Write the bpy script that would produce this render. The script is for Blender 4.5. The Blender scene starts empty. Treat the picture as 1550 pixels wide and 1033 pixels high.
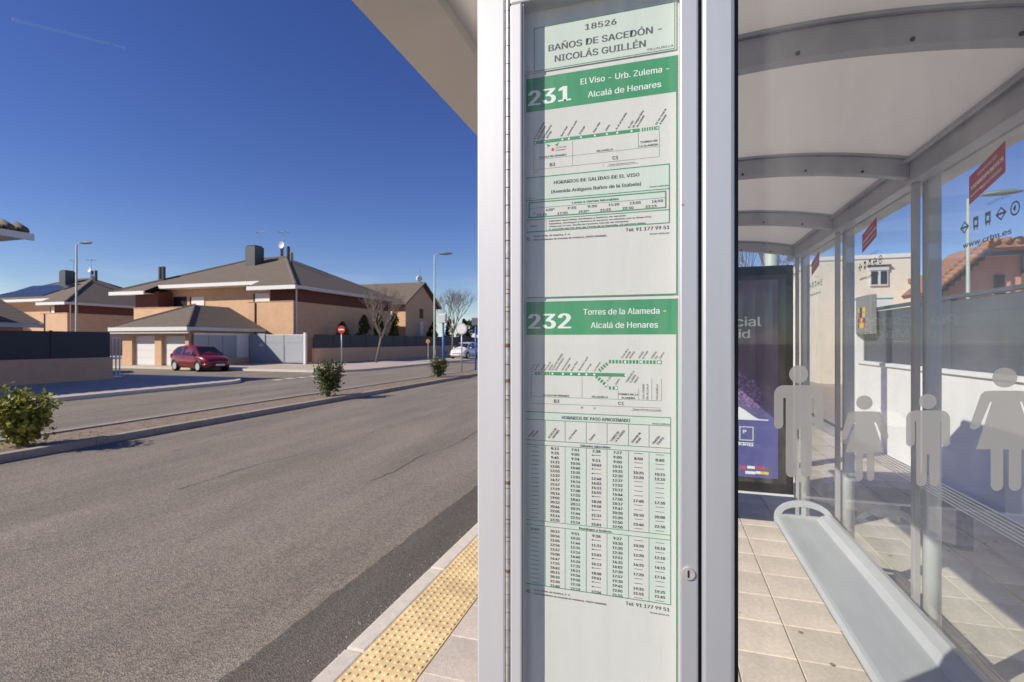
import bpy, math, random
from mathutils import Vector, Matrix

R = math.radians
random.seed(7)
scn = bpy.context.scene
C = scn.collection

# ------------------------------------------------------------------ camera, sky, sun, exposure
EYE = 1.65
F_PX, VPX = 756.0, 235.0                      # focal length and street vanishing offset, photo pixels
YAW = math.atan(VPX / F_PX)
cam_d = bpy.data.cameras.new('camera')
cam_d.sensor_width = 36.0
cam_d.lens = 36.0 * F_PX / 1550.0
cam_d.clip_start = 0.05
cam_d.clip_end = 9000
cam_d.dof.use_dof = True
cam_d.dof.focus_distance = 1.0
cam_d.dof.aperture_fstop = 9.0
cam = bpy.data.objects.new('camera', cam_d)
C.objects.link(cam)
cam.location = (0, 0, EYE)
cam.rotation_euler = (R(90), 0, YAW)
scn.camera = cam

SUN_EL = 34.5
SH = Vector((.75, .66)).normalized()          # horizontal direction shadows fall
w = bpy.data.worlds.new('World'); scn.world = w; w.use_nodes = True
nt = w.node_tree; nt.nodes.clear()
out = nt.nodes.new('ShaderNodeOutputWorld'); bg = nt.nodes.new('ShaderNodeBackground')
sky = nt.nodes.new('ShaderNodeTexSky'); sky.sky_type = 'NISHITA'; sky.sun_disc = False
sky.sun_elevation = R(SUN_EL); sky.sun_rotation = math.atan2(-SH.x, -SH.y)
sky.altitude = 700; sky.air_density = 1.0; sky.dust_density = 0.15; sky.ozone_density = 3.0
tc = nt.nodes.new('ShaderNodeTexCoord')
mp = nt.nodes.new('ShaderNodeMapping'); mp.inputs['Scale'].default_value = (2.2, 2.2, 11)
nz = nt.nodes.new('ShaderNodeTexNoise'); nz.inputs['Scale'].default_value = 1.6; nz.inputs['Detail'].default_value = 7
nz.inputs['Roughness'].default_value = .58
sep = nt.nodes.new('ShaderNodeSeparateXYZ')
lo = nt.nodes.new('ShaderNodeMapRange'); lo.inputs['From Min'].default_value = .13; lo.inputs['From Max'].default_value = .0
cr = nt.nodes.new('ShaderNodeMapRange'); cr.inputs['From Min'].default_value = .47; cr.inputs['From Max'].default_value = .68
mu = nt.nodes.new('ShaderNodeMath'); mu.operation = 'MULTIPLY'
mx = nt.nodes.new('ShaderNodeMix'); mx.data_type = 'RGBA'; mx.inputs[7].default_value = (7.5, 7.8, 8.4, 1)
L = nt.links.new
L(tc.outputs['Generated'], mp.inputs['Vector']); L(mp.outputs[0], nz.inputs['Vector'])
L(tc.outputs['Generated'], sep.inputs[0]); L(sep.outputs['Z'], lo.inputs['Value'])
L(nz.outputs['Fac'], cr.inputs['Value']); L(lo.outputs[0], mu.inputs[0]); L(cr.outputs[0], mu.inputs[1])
hs_ = nt.nodes.new('ShaderNodeHueSaturation'); hs_.inputs['Saturation'].default_value = 1.22; hs_.inputs['Hue'].default_value = .524
L(sky.outputs[0], hs_.inputs['Color'])
L(mu.outputs[0], mx.inputs[0]); L(hs_.outputs[0], mx.inputs[6]); L(mx.outputs[2], bg.inputs['Color'])
bg.inputs['Strength'].default_value = .088
L(bg.outputs[0], out.inputs['Surface'])

sd = bpy.data.lights.new('sun', 'SUN'); sd.energy = 4.6; sd.angle = R(.5); sd.color = (1, .905, .77)
so = bpy.data.objects.new('sun', sd); C.objects.link(so)
ce = math.cos(R(SUN_EL))
to_sun = Vector((-SH.x * ce, -SH.y * ce, math.sin(R(SUN_EL))))
so.rotation_euler = to_sun.to_track_quat('Z', 'Y').to_euler()
so.location = (-20, -20, 30)

vs = scn.view_settings
vs.view_transform = 'Standard'; vs.look = 'None'; vs.gamma = 1; vs.use_curve_mapping = False
vs.exposure = 0.35
scn.cycles.max_bounces = 8; scn.cycles.transparent_max_bounces = 16

# ------------------------------------------------------------------ materials
def nodes(name):
    m = bpy.data.materials.new(name); m.use_nodes = True
    t = m.node_tree
    return m, t, t.nodes['Principled BSDF']

def mat(name, col, rough=.7, metal=0., var=.12, scale=6., bump=0., bscale=60., rnd=0., spec=.5, coat=0., streak=None, var2=0., scale2=.6):
    """principled with noise colour variation (grain and wear), optional bump and per-object variation"""
    m, t, b = nodes(name)
    b.inputs['Roughness'].default_value = rough; b.inputs['Metallic'].default_value = metal
    b.inputs['Specular IOR Level'].default_value = spec; b.inputs['Coat Weight'].default_value = coat
    tcn = t.nodes.new('ShaderNodeTexCoord')
    src = tcn.outputs['Object']
    if streak:
        mpn = t.nodes.new('ShaderNodeMapping'); mpn.inputs['Scale'].default_value = streak
        t.links.new(src, mpn.inputs['Vector']); src = mpn.outputs[0]
    n = t.nodes.new('ShaderNodeTexNoise'); n.inputs['Scale'].default_value = scale; n.inputs['Detail'].default_value = 6
    n.inputs['Roughness'].default_value = .62
    t.links.new(src, n.inputs['Vector'])
    mr = t.nodes.new('ShaderNodeMapRange'); mr.inputs['From Min'].default_value = .25; mr.inputs['From Max'].default_value = .75
    mr.inputs['To Min'].default_value = 1 - var; mr.inputs['To Max'].default_value = 1 + var
    t.links.new(n.outputs['Fac'], mr.inputs['Value'])
    fac = mr.outputs[0]
    if var2:
        n2 = t.nodes.new('ShaderNodeTexNoise'); n2.inputs['Scale'].default_value = scale2; n2.inputs['Detail'].default_value = 4
        t.links.new(tcn.outputs['Object'], n2.inputs['Vector'])
        m2 = t.nodes.new('ShaderNodeMapRange'); m2.inputs['From Min'].default_value = .3; m2.inputs['From Max'].default_value = .7
        m2.inputs['To Min'].default_value = 1 - var2; m2.inputs['To Max'].default_value = 1 + var2
        t.links.new(n2.outputs['Fac'], m2.inputs['Value'])
        k = t.nodes.new('ShaderNodeMath'); k.operation = 'MULTIPLY'
        t.links.new(fac, k.inputs[0]); t.links.new(m2.outputs[0], k.inputs[1]); fac = k.outputs[0]
    if rnd:
        oi = t.nodes.new('ShaderNodeObjectInfo')
        m3 = t.nodes.new('ShaderNodeMapRange'); m3.inputs['To Min'].default_value = 1 - rnd; m3.inputs['To Max'].default_value = 1 + rnd
        t.links.new(oi.outputs['Random'], m3.inputs['Value'])
        k = t.nodes.new('ShaderNodeMath'); k.operation = 'MULTIPLY'
        t.links.new(fac, k.inputs[0]); t.links.new(m3.outputs[0], k.inputs[1]); fac = k.outputs[0]
    vm = t.nodes.new('ShaderNodeVectorMath'); vm.operation = 'SCALE'; vm.inputs[0].default_value = col[:3]
    t.links.new(fac, vm.inputs['Scale']); t.links.new(vm.outputs[0], b.inputs['Base Color'])
    if bump:
        nb = t.nodes.new('ShaderNodeTexNoise'); nb.inputs['Scale'].default_value = bscale; nb.inputs['Detail'].default_value = 4
        t.links.new(tcn.outputs['Object'], nb.inputs['Vector'])
        bp = t.nodes.new('ShaderNodeBump'); bp.inputs['Strength'].default_value = bump; bp.inputs['Distance'].default_value = .01
        t.links.new(nb.outputs['Fac'], bp.inputs['Height']); t.links.new(bp.outputs[0], b.inputs['Normal'])
    return m

def glass_mat(name, tint=(.97, .985, .98), dirt=.03, ior=1.5, rough=0.0, dscale=9., stretch=(1, 1, .35)):
    m = bpy.data.materials.new(name); m.use_nodes = True; t = m.node_tree; t.nodes.clear()
    o = t.nodes.new('ShaderNodeOutputMaterial')
    tr = t.nodes.new('ShaderNodeBsdfTransparent'); tr.inputs[0].default_value = (*tint, 1)
    gl = t.nodes.new('ShaderNodeBsdfGlossy'); gl.inputs['Roughness'].default_value = rough
    fr = t.nodes.new('ShaderNodeFresnel'); fr.inputs['IOR'].default_value = ior
    a = t.nodes.new('ShaderNodeMixShader')
    ge = t.nodes.new('ShaderNodeNewGeometry'); kf = t.nodes.new('ShaderNodeMath'); kf.operation = 'MULTIPLY_ADD'   # reflection off the outer faces only
    inv = t.nodes.new('ShaderNodeMath'); inv.operation = 'SUBTRACT'; inv.inputs[0].default_value = 1; t.links.new(ge.outputs['Backfacing'], inv.inputs[1])
    kf.inputs[2].default_value = 0; t.links.new(fr.outputs[0], kf.inputs[0]); t.links.new(inv.outputs[0], kf.inputs[1])
    t.links.new(kf.outputs[0], a.inputs[0]); t.links.new(tr.outputs[0], a.inputs[1]); t.links.new(gl.outputs[0], a.inputs[2])
    di = t.nodes.new('ShaderNodeBsdfDiffuse'); di.inputs[0].default_value = (.75, .73, .7, 1)
    tcn = t.nodes.new('ShaderNodeTexCoord'); mpn = t.nodes.new('ShaderNodeMapping'); mpn.inputs['Scale'].default_value = stretch
    n = t.nodes.new('ShaderNodeTexNoise'); n.inputs['Scale'].default_value = dscale; n.inputs['Detail'].default_value = 9; n.inputs['Roughness'].default_value = .7
    t.links.new(tcn.outputs['Object'], mpn.inputs[0]); t.links.new(mpn.outputs[0], n.inputs['Vector'])
    mr = t.nodes.new('ShaderNodeMapRange'); mr.inputs['From Min'].default_value = .42; mr.inputs['From Max'].default_value = .85
    mr.inputs['To Min'].default_value = dirt * .4; mr.inputs['To Max'].default_value = dirt * 3
    t.links.new(n.outputs['Fac'], mr.inputs['Value'])
    b = t.nodes.new('ShaderNodeMixShader')
    t.links.new(mr.outputs[0], b.inputs[0]); t.links.new(a.outputs[0], b.inputs[1]); t.links.new(di.outputs[0], b.inputs[2])
    t.links.new(b.outputs[0], o.inputs['Surface'])
    return m

def leaf_mat(name, c1, c2):
    m, t, b = nodes(name)
    b.inputs['Roughness'].default_value = .5
    g = t.nodes.new('ShaderNodeNewGeometry'); r = t.nodes.new('ShaderNodeMix'); r.data_type = 'RGBA'
    r.inputs[6].default_value = (*c1, 1); r.inputs[7].default_value = (*c2, 1)
    t.links.new(g.outputs['Random Per Island'], r.inputs[0]); t.links.new(r.outputs[2], b.inputs['Base Color'])
    tr = t.nodes.new('ShaderNodeBsdfTranslucent'); t.links.new(r.outputs[2], tr.inputs[0])
    ms = t.nodes.new('ShaderNodeMixShader'); ms.inputs[0].default_value = .3
    t.links.new(b.outputs[0], ms.inputs[1]); t.links.new(tr.outputs[0], ms.inputs[2])
    t.links.new(ms.outputs[0], t.nodes['Material Output'].inputs['Surface'])
    return m

M = {}
def asphalt(name, c, speck):
    m, t, b = nodes(name); b.inputs['Roughness'].default_value = .9; b.inputs['Specular IOR Level'].default_value = .25
    tcn = t.nodes.new('ShaderNodeTexCoord')
    v = t.nodes.new('ShaderNodeTexVoronoi'); v.inputs['Scale'].default_value = 105
    n = t.nodes.new('ShaderNodeTexNoise'); n.inputs['Scale'].default_value = 38; n.inputs['Detail'].default_value = 8; n.inputs['Roughness'].default_value = .75
    n2 = t.nodes.new('ShaderNodeTexNoise'); n2.inputs['Scale'].default_value = .9; n2.inputs['Detail'].default_value = 8; n2.inputs['Roughness'].default_value = .68
    mp2 = t.nodes.new('ShaderNodeMapping'); mp2.inputs['Scale'].default_value = (1.2, .22, 1)
    for q in (v, n): t.links.new(tcn.outputs['Object'], q.inputs['Vector'])
    t.links.new(tcn.outputs['Object'], mp2.inputs[0]); t.links.new(mp2.outputs[0], n2.inputs['Vector'])
    a = t.nodes.new('ShaderNodeMix'); a.data_type = 'RGBA'; a.inputs[6].default_value = (c[0] * (1 - speck), c[1] * (1 - speck), c[2] * (1 - speck), 1)
    a.inputs[7].default_value = (c[0] * (1 + speck), c[1] * (1 + speck * .95), c[2] * (1 + speck * .85), 1)
    cr_ = t.nodes.new('ShaderNodeMapRange'); cr_.inputs['From Min'].default_value = .3; cr_.inputs['From Max'].default_value = .7
    sp = t.nodes.new('ShaderNodeSeparateColor'); t.links.new(v.outputs['Color'], sp.inputs[0])
    ad = t.nodes.new('ShaderNodeMath'); ad.operation = 'MULTIPLY_ADD'; ad.inputs[1].default_value = .5
    hf = t.nodes.new('ShaderNodeMath'); hf.operation = 'MULTIPLY'; hf.inputs[1].default_value = .5
    t.links.new(n.outputs['Fac'], hf.inputs[0]); t.links.new(sp.outputs[0], ad.inputs[0]); t.links.new(hf.outputs[0], ad.inputs[2])
    t.links.new(ad.outputs[0], cr_.inputs['Value']); t.links.new(cr_.outputs[0], a.inputs[0])
    m2 = t.nodes.new('ShaderNodeMapRange'); m2.inputs['From Min'].default_value = .3; m2.inputs['From Max'].default_value = .7
    m2.inputs['To Min'].default_value = .76; m2.inputs['To Max'].default_value = 1.2
    t.links.new(n2.outputs['Fac'], m2.inputs['Value'])
    vm = t.nodes.new('ShaderNodeVectorMath'); vm.operation = 'SCALE'
    t.links.new(a.outputs[2], vm.inputs[0]); t.links.new(m2.outputs[0], vm.inputs['Scale']); t.links.new(vm.outputs[0], b.inputs['Base Color'])
    bp = t.nodes.new('ShaderNodeBump'); bp.inputs['Strength'].default_value = .55; bp.inputs['Distance'].default_value = .008
    t.links.new(v.outputs['Distance'], bp.inputs['Height']); t.links.new(bp.outputs[0], b.inputs['Normal'])
    return m
M['asphalt'] = asphalt('worn_asphalt', (.236, .206, .172), .33)
M['asphalt_new'] = asphalt('dark_asphalt', (.128, .112, .100), .26)
M['tile'] = mat('beige_paving', (.57, .505, .43), .85, var=.15, scale=34, bump=.3, bscale=140, rnd=.09, var2=.12, scale2=2.2)
M['tile_left'] = M['tile']
M['grout'] = mat('dark_joint', (.13, .11, .09), .95)
M['kerb'] = mat('kerb_concrete', (.60, .55, .475), .85, var=.14, scale=14, bump=.2, bscale=120, rnd=.06)
M['kerb_dull'] = mat('soiled_shaded_kerb', (.34, .305, .265), .9, var=.2, scale=10, bump=.3, bscale=90, rnd=.12)  # median kerb: soil-coloured top and shade on its face put into one colour
M['yellow'] = mat('yellow_tactile', (.68, .51, .27), .8, var=.12, scale=22, bump=.15, rnd=.12, var2=.2, scale2=4)
M['soil'] = mat('dry_soil', (.24, .185, .135), .95, var=.3, scale=9, bump=.5, bscale=30)
M['earth'] = mat('dry_grassland', (.20, .18, .11), .95, var=.3, scale=.2)
M['farpave'] = mat('far_paving', (.44, .375, .32), .9, var=.1, scale=3, var2=.08)
M['paint'] = mat('road_paint', (.62, .60, .56), .8, var=.25, scale=12)
M['silver'] = mat('silver_lacquer', (.485, .505, .535), .5, metal=.5, var=.05, scale=5, streak=(5, 1, .35), spec=.5)
M['silver_lit'] = mat('silver_lacquer_lit', (.57, .575, .59), .5, metal=.25, var=.05, scale=4, streak=(4, 1, .4))  # brighter copy of the silver lacquer, sunlit left side put into the colour
M['steel'] = mat('hinge_steel', (.50, .49, .46), .45, metal=.4, var=.3, scale=60)
M['rust'] = mat('hinge_rust', (.22, .12, .06), .8, var=.3, scale=60)
M['black'] = mat('black_rubber', (.012, .012, .013), .6)
M['blackgloss'] = mat('black_casing', (.008, .008, .010), .12, var=.2)
M['shelter'] = mat('grey_lacquer', (.37, .37, .38), .42, metal=.25, var=.09, scale=9)
M['shelter_lt'] = mat('light_grey_lacquer', (.60, .62, .635), .4, var=.04, metal=.1)
M['roofin'] = None
M['trim'] = mat('roof_edge_trim', (.58, .55, .52), .6, var=.06, scale=2)
M['bench'] = mat('bench_lacquer', (.40, .425, .44), .38, var=.10, scale=14, streak=(1, .15, 1), var2=.05, scale2=1.5)
M['paper'] = mat('white_paper', (.66, .645, .625), .75, bump=.12, bscale=7, var=.03, scale=9, streak=(1, 1, .2), var2=.025, scale2=4)
M['tint'] = mat('pale_green_print', (.60, .665, .61), .75, var=.03)
M['green'] = mat('green_print', (.028, .275, .115), .6, var=.07, scale=30, streak=(1, 1, .15))
M['ink'] = mat('black_print', (.025, .025, .027), .7)
M['inkgrey'] = mat('grey_print', (.10, .10, .105), .7)
M['inkw'] = mat('white_print', (.80, .82, .80), .7)
M['inkred'] = mat('red_print', (.55, .04, .10), .7)
M['glass'] = glass_mat('shelter_glass', dirt=.022, ior=1.62)
M['caseglass'] = glass_mat('case_glass', dirt=.022, ior=1.42, dscale=16, stretch=(3.2, 1, .22))
M['etch'] = None
M['crimson'] = mat('crimson_sticker', (.40, .014, .045), .5)
M['wallwhite'] = mat('white_render', (.80, .80, .79), .85, var=.04, scale=2, bump=.15, bscale=50)
M['fencedark'] = mat('slate_fence', (.085, .10, .125), .5, var=.08, scale=3)
M['fencefar'] = mat('charcoal_panel', (.030, .034, .042), .6, var=.1)
M['brick'] = mat('tan_brick', (.58, .375, .23), .85, var=.10, scale=3, var2=.06, scale2=.3)
M['brickband'] = mat('red_brown_brick', (.135, .045, .035), .85, var=.14, scale=4)
M['rooft'] = mat('grey_brown_roof_tile', (.150, .120, .092), .85, var=.14, scale=2.5, bump=.5, bscale=7)
def tile_rows(m, rows):
    t = m.node_tree; b = t.nodes['Principled BSDF']
    tcn = t.nodes.new('ShaderNodeTexCoord'); wv = t.nodes.new('ShaderNodeTexWave'); wv.bands_direction = 'Z'; wv.wave_profile = 'SAW'
    wv.inputs['Scale'].default_value = rows; wv.inputs['Distortion'].default_value = .6; wv.inputs['Detail Scale'].default_value = 3
    t.links.new(tcn.outputs['Object'], wv.inputs['Vector'])
    old = b.inputs['Base Color'].links[0].from_socket
    mr = t.nodes.new('ShaderNodeMapRange'); mr.inputs['To Min'].default_value = .72; mr.inputs['To Max'].default_value = 1.12; t.links.new(wv.outputs['Fac'], mr.inputs['Value'])
    vm = t.nodes.new('ShaderNodeVectorMath'); vm.operation = 'SCALE'; t.links.new(old, vm.inputs[0]); t.links.new(mr.outputs[0], vm.inputs['Scale']); t.links.new(vm.outputs[0], b.inputs['Base Color'])
tile_rows(M['rooft'], 1.9)
M['fascia'] = mat('white_fascia', (.68, .68, .67), .6, var=.04)
M['shutter'] = mat('white_shutter', (.66, .66, .66), .6, var=.03)
M['gatelt'] = mat('light_grey_gate', (.33, .36, .40), .55, var=.05)
M['dark'] = mat('dark_void', (.012, .012, .014), .4)
M['chim'] = mat('dark_chimney', (.07, .075, .08), .5)
M['cream'] = mat('cream_render', (.74, .69, .60), .85, var=.08, scale=1.5, var2=.08, scale2=.6)
M['salmon'] = mat('salmon_render', (.55, .27, .215), .85, var=.07, scale=2)
M['terracotta'] = mat('terracotta_tile', (.34, .165, .10), .85, var=.25, scale=6)
M['wood'] = mat('brown_rafter', (.09, .05, .04), .7, var=.2)
M['lampgreen'] = mat('pale_green_pole', (.36, .42, .37), .5, var=.08)
M['lamphead'] = mat('lamp_head_green', (.10, .16, .13), .45)
M['bark'] = mat('pale_bark', (.17, .135, .11), .9, var=.2, scale=8)
M['leaf'] = leaf_mat('olive_leaf', (.08, .115, .012), (.42, .39, .07))
M['leaf2'] = leaf_mat('dark_leaf', (.04, .065, .015), (.14, .16, .04))
M['leafy'] = leaf_mat('yellow_green_leaf', (.09, .12, .012), (.20, .21, .03))
M['leafpine'] = leaf_mat('pine_leaf', (.018, .038, .012), (.05, .075, .025))
M['carred'] = mat('red_car_paint', (.17, .006, .010), .28, var=.03, coat=.6)
M['carwhite'] = mat('white_car_paint', (.70, .70, .70), .3, var=.02, coat=.5)
M['cargrey'] = mat('grey_car_paint', (.22, .23, .25), .3, var=.02, coat=.5)
M['carglass'] = mat('car_window', (.02, .025, .03), .06, var=.1)
M['tyre'] = mat('tyre_rubber', (.015, .015, .016), .8)
M['rim'] = mat('wheel_cover', (.55, .56, .57), .35, metal=.4)
M['lens'] = mat('headlamp_lens', (.62, .64, .66), .15, metal=.3)
M['signred'] = mat('sign_red', (.45, .02, .02), .5)
M['signwhite'] = mat('sign_white', (.75, .75, .75), .5)
M['signgrey'] = mat('sign_back_grey', (.50, .51, .52), .45, metal=.3)
M['galv'] = mat('galvanised_steel', (.42, .43, .44), .45, metal=.4)
M['blue'] = mat('blue_pole', (.035, .13, .42), .45)
M['solar'] = mat('solar_cell', (.018, .024, .055), .22, var=.15, scale=3)
M['boxgrey'] = mat('grey_cabinet', (.24, .24, .23), .6)
M['posteryellow'] = mat('yellow_print', (.75, .52, .02), .6)
M['orange'] = mat('orange_sign', (.42, .16, .02), .6)
M['logored'] = mat('logo_red', (.60, .03, .04), .6)
M['logogreen'] = mat('logo_green', (.10, .30, .08), .6)

def etch():
    m, t, b = nodes('frosted_vinyl'); b.inputs['Base Color'].default_value = (.27, .27, .265, 1); b.inputs['Roughness'].default_value = .55
    tr = t.nodes.new('ShaderNodeBsdfTransparent'); ms = t.nodes.new('ShaderNodeMixShader'); ms.inputs[0].default_value = .10
    t.links.new(b.outputs[0], ms.inputs[1]); t.links.new(tr.outputs[0], ms.inputs[2])
    t.links.new(ms.outputs[0], t.nodes['Material Output'].inputs['Surface']); return m
M['etch'] = etch()
def roofin():
    m = mat('milky_roof_sheet', (.80, .775, .74), .5, var=.05, scale=2.2, var2=.05, scale2=.9); t = m.node_tree
    b = t.nodes['Principled BSDF']
    tr = t.nodes.new('ShaderNodeBsdfTranslucent'); tr.inputs[0].default_value = (.78, .745, .70, 1)
    ms = t.nodes.new('ShaderNodeMixShader'); ms.inputs[0].default_value = .52
    t.links.new(b.outputs[0], ms.inputs[1]); t.links.new(tr.outputs[0], ms.inputs[2])
    t.links.new(ms.outputs[0], t.nodes['Material Output'].inputs['Surface']); return m
M['roofin'] = roofin()
def poster():
    m, t, b = nodes('purple_poster_print'); b.inputs['Roughness'].default_value = .35
    tcn = t.nodes.new('ShaderNodeTexCoord'); s = t.nodes.new('ShaderNodeSeparateXYZ'); t.links.new(tcn.outputs['Object'], s.inputs[0])
    n = t.nodes.new('ShaderNodeTexNoise'); n.inputs['Scale'].default_value = 2.2; n.inputs['Detail'].default_value = 2; n.inputs['Distortion'].default_value = 1.2
    t.links.new(tcn.outputs['Object'], n.inputs['Vector'])
    r1 = t.nodes.new('ShaderNodeValToRGB'); r1.color_ramp.elements[0].position = .3; r1.color_ramp.elements[0].color = (.055, .03, .10, 1)
    r1.color_ramp.elements[1].position = .72; r1.color_ramp.elements[1].color = (.22, .15, .27, 1)
    e = r1.color_ramp.elements.new(.52); e.color = (.12, .06, .16, 1)
    t.links.new(n.outputs['Fac'], r1.inputs[0])
    r2 = t.nodes.new('ShaderNodeValToRGB'); r2.color_ramp.elements[0].color = (.055, .06, .26, 1); r2.color_ramp.elements[1].color = (.10, .10, .36, 1)
    t.links.new(n.outputs['Fac'], r2.inputs[0])
    mr = t.nodes.new('ShaderNodeMapRange'); mr.inputs['From Min'].default_value = -.35; mr.inputs['From Max'].default_value = -.15
    t.links.new(s.outputs['Z'], mr.inputs['Value'])
    mxx = t.nodes.new('ShaderNodeMix'); mxx.data_type = 'RGBA'
    t.links.new(mr.outputs[0], mxx.inputs[0]); t.links.new(r2.outputs[0], mxx.inputs[6]); t.links.new(r1.outputs[0], mxx.inputs[7])
    t.links.new(mxx.outputs[2], b.inputs['Base Color']); return m
M['poster'] = poster()
M['violet'] = leaf_mat('violet_print', (.20, .08, .42), (.55, .36, .75))
M['mound'] = mat('white_mound_print', (.78, .79, .84), .5, var=.05)

# ------------------------------------------------------------------ mesh helpers
class MB:
    def __init__(s): s.v = []; s.f = []
    def quad(s, a, b, c, d):
        n = len(s.v); s.v += [tuple(a), tuple(b), tuple(c), tuple(d)]; s.f.append((n, n + 1, n + 2, n + 3)); return s
    def poly(s, pts):
        n = len(s.v); s.v += [tuple(p) for p in pts]; s.f.append(tuple(range(n, n + len(pts)))); return s
    def box(s, x0, x1, y0, y1, z0, z1):
        n = len(s.v)
        s.v += [(x0, y0, z0), (x1, y0, z0), (x1, y1, z0), (x0, y1, z0), (x0, y0, z1), (x1, y0, z1), (x1, y1, z1), (x0, y1, z1)]
        s.f += [tuple(n + i for i in q) for q in ((0, 3, 2, 1), (4, 5, 6, 7), (0, 1, 5, 4), (1, 2, 6, 5), (2, 3, 7, 6), (3, 0, 4, 7))]
        return s
    def prism(s, poly, fn, a, b):
        """poly: 2D points, fn(p, t) -> 3D; extruded from t=a to t=b with caps"""
        n = len(s.v); k = len(poly)
        s.v += [tuple(fn(p, a)) for p in poly] + [tuple(fn(p, b)) for p in poly]
        s.f.append(tuple(n + i for i in reversed(range(k)))); s.f.append(tuple(n + k + i for i in range(k)))
        for i in range(k):
            j = (i + 1) % k; s.f.append((n + i, n + j, n + k + j, n + k + i))
        return s
    def tube(s, pts, rad, seg=8, cap=True):
        pts = [Vector(p) for p in pts]
        if not hasattr(rad, '__len__'): rad = [rad] * len(pts)
        n = len(s.v); k = len(pts); prev = None
        for i, p in enumerate(pts):
            d = (pts[min(i + 1, k - 1)] - pts[max(i - 1, 0)]).normalized()
            if prev is None:
                up = Vector((0, 0, 1)) if abs(d.z) < .9 else Vector((1, 0, 0)); a = d.cross(up).normalized()
            else: a = (prev - d * prev.dot(d)).normalized()
            prev = a; b = d.cross(a)
            for q in range(seg):
                t = 2 * math.pi * q / seg
                s.v.append(tuple(p + (a * math.cos(t) + b * math.sin(t)) * rad[i]))
        for i in range(k - 1):
            for q in range(seg):
                r = (q + 1) % seg
                s.f.append((n + i * seg + q, n + i * seg + r, n + (i + 1) * seg + r, n + (i + 1) * seg + q))
        if cap:
            s.f.append(tuple(n + q for q in reversed(range(seg)))); s.f.append(tuple(n + (k - 1) * seg + q for q in range(seg)))
        return s
    def grid(s, rows, closed=False):
        """rows: list of equally long point lists"""
        n = len(s.v); k = len(rows[0])
        for r in rows: s.v += [tuple(p) for p in r]
        for i in range(len(rows) - 1):
            for j in range(k if closed else k - 1):
                q = (j + 1) % k
                s.f.append((n + i * k + j, n + i * k + q, n + (i + 1) * k + q, n + (i + 1) * k + j))
        return s
    def mesh(s, name, m, off=(0, 0, 0), smooth=False):
        me = bpy.data.meshes.new(name)
        o = Vector(off)
        me.from_pydata([tuple(Vector(p) - o) for p in s.v], [], s.f)
        me.materials.append(M[m] if isinstance(m, str) else m)
        if smooth:
            for p in me.polygons: p.use_smooth = True
        me.update(); return me

OFF = {}
def tag(o, label=None, cat=None, group=None, kind=None):
    if label: o['label'] = label
    if cat: o['category'] = cat
    if group: o['group'] = group
    if kind: o['kind'] = kind
    return o
def thing(name, label, cat, loc=(0, 0, 0), group=None):
    o = bpy.data.objects.new(name, None); C.objects.link(o); o.location = loc; o.empty_display_size = .2
    OFF[o] = Vector(loc); return tag(o, label, cat, group)
def part(name, mb, m, parent=None, smooth=False, bevel=0, label=None):
    off = OFF[parent] if parent else Vector((0, 0, 0))
    me = mb.mesh(name, m, off, smooth)
    o = bpy.data.objects.new(name, me); C.objects.link(o)
    if parent: o.parent = parent
    OFF[o] = off
    if bevel:
        b = o.modifiers.new('bevel', 'BEVEL'); b.width = bevel; b.segments = 2; b.limit_method = 'ANGLE'
    if label: o['label'] = label
    return o
def struct(name, mb, m, label=None):
    o = part(name, mb, m); o['kind'] = 'structure'
    if label: o['label'] = label
    return o
def B(*a): return MB().box(*a)
def inst(name, me, parent, loc, rot=None):
    o = bpy.data.objects.new(name, me); C.objects.link(o); o.parent = parent; o.location = Vector(loc) - OFF[parent]
    if rot: o.rotation_euler = rot
    OFF[o] = OFF[parent]
    return o
def copy_tree(o, parent=None):
    c = o.copy(); C.objects.link(c); c.parent = parent; OFF[c] = OFF.get(o, Vector((0, 0, 0)))
    for ch in list(o.children): copy_tree(ch, c)
    return c

# direction of a photo pixel, used to survey the place (camera at the origin of the survey)
sy, cy = math.sin(YAW), math.cos(YAW)
def on_y(px, py, Y):
    u = (px - 775) / F_PX; v = (516.5 - py) / F_PX; dx = -sy + u * cy; dy = cy + u * sy; t = Y / dy
    return Vector((t * dx, Y, EYE + t * v))
def on_x(px, py, X):
    u = (px - 775) / F_PX; v = (516.5 - py) / F_PX; dx = -sy + u * cy; dy = cy + u * sy; t = X / dx
    return Vector((X, t * dy, EYE + t * v))

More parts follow.
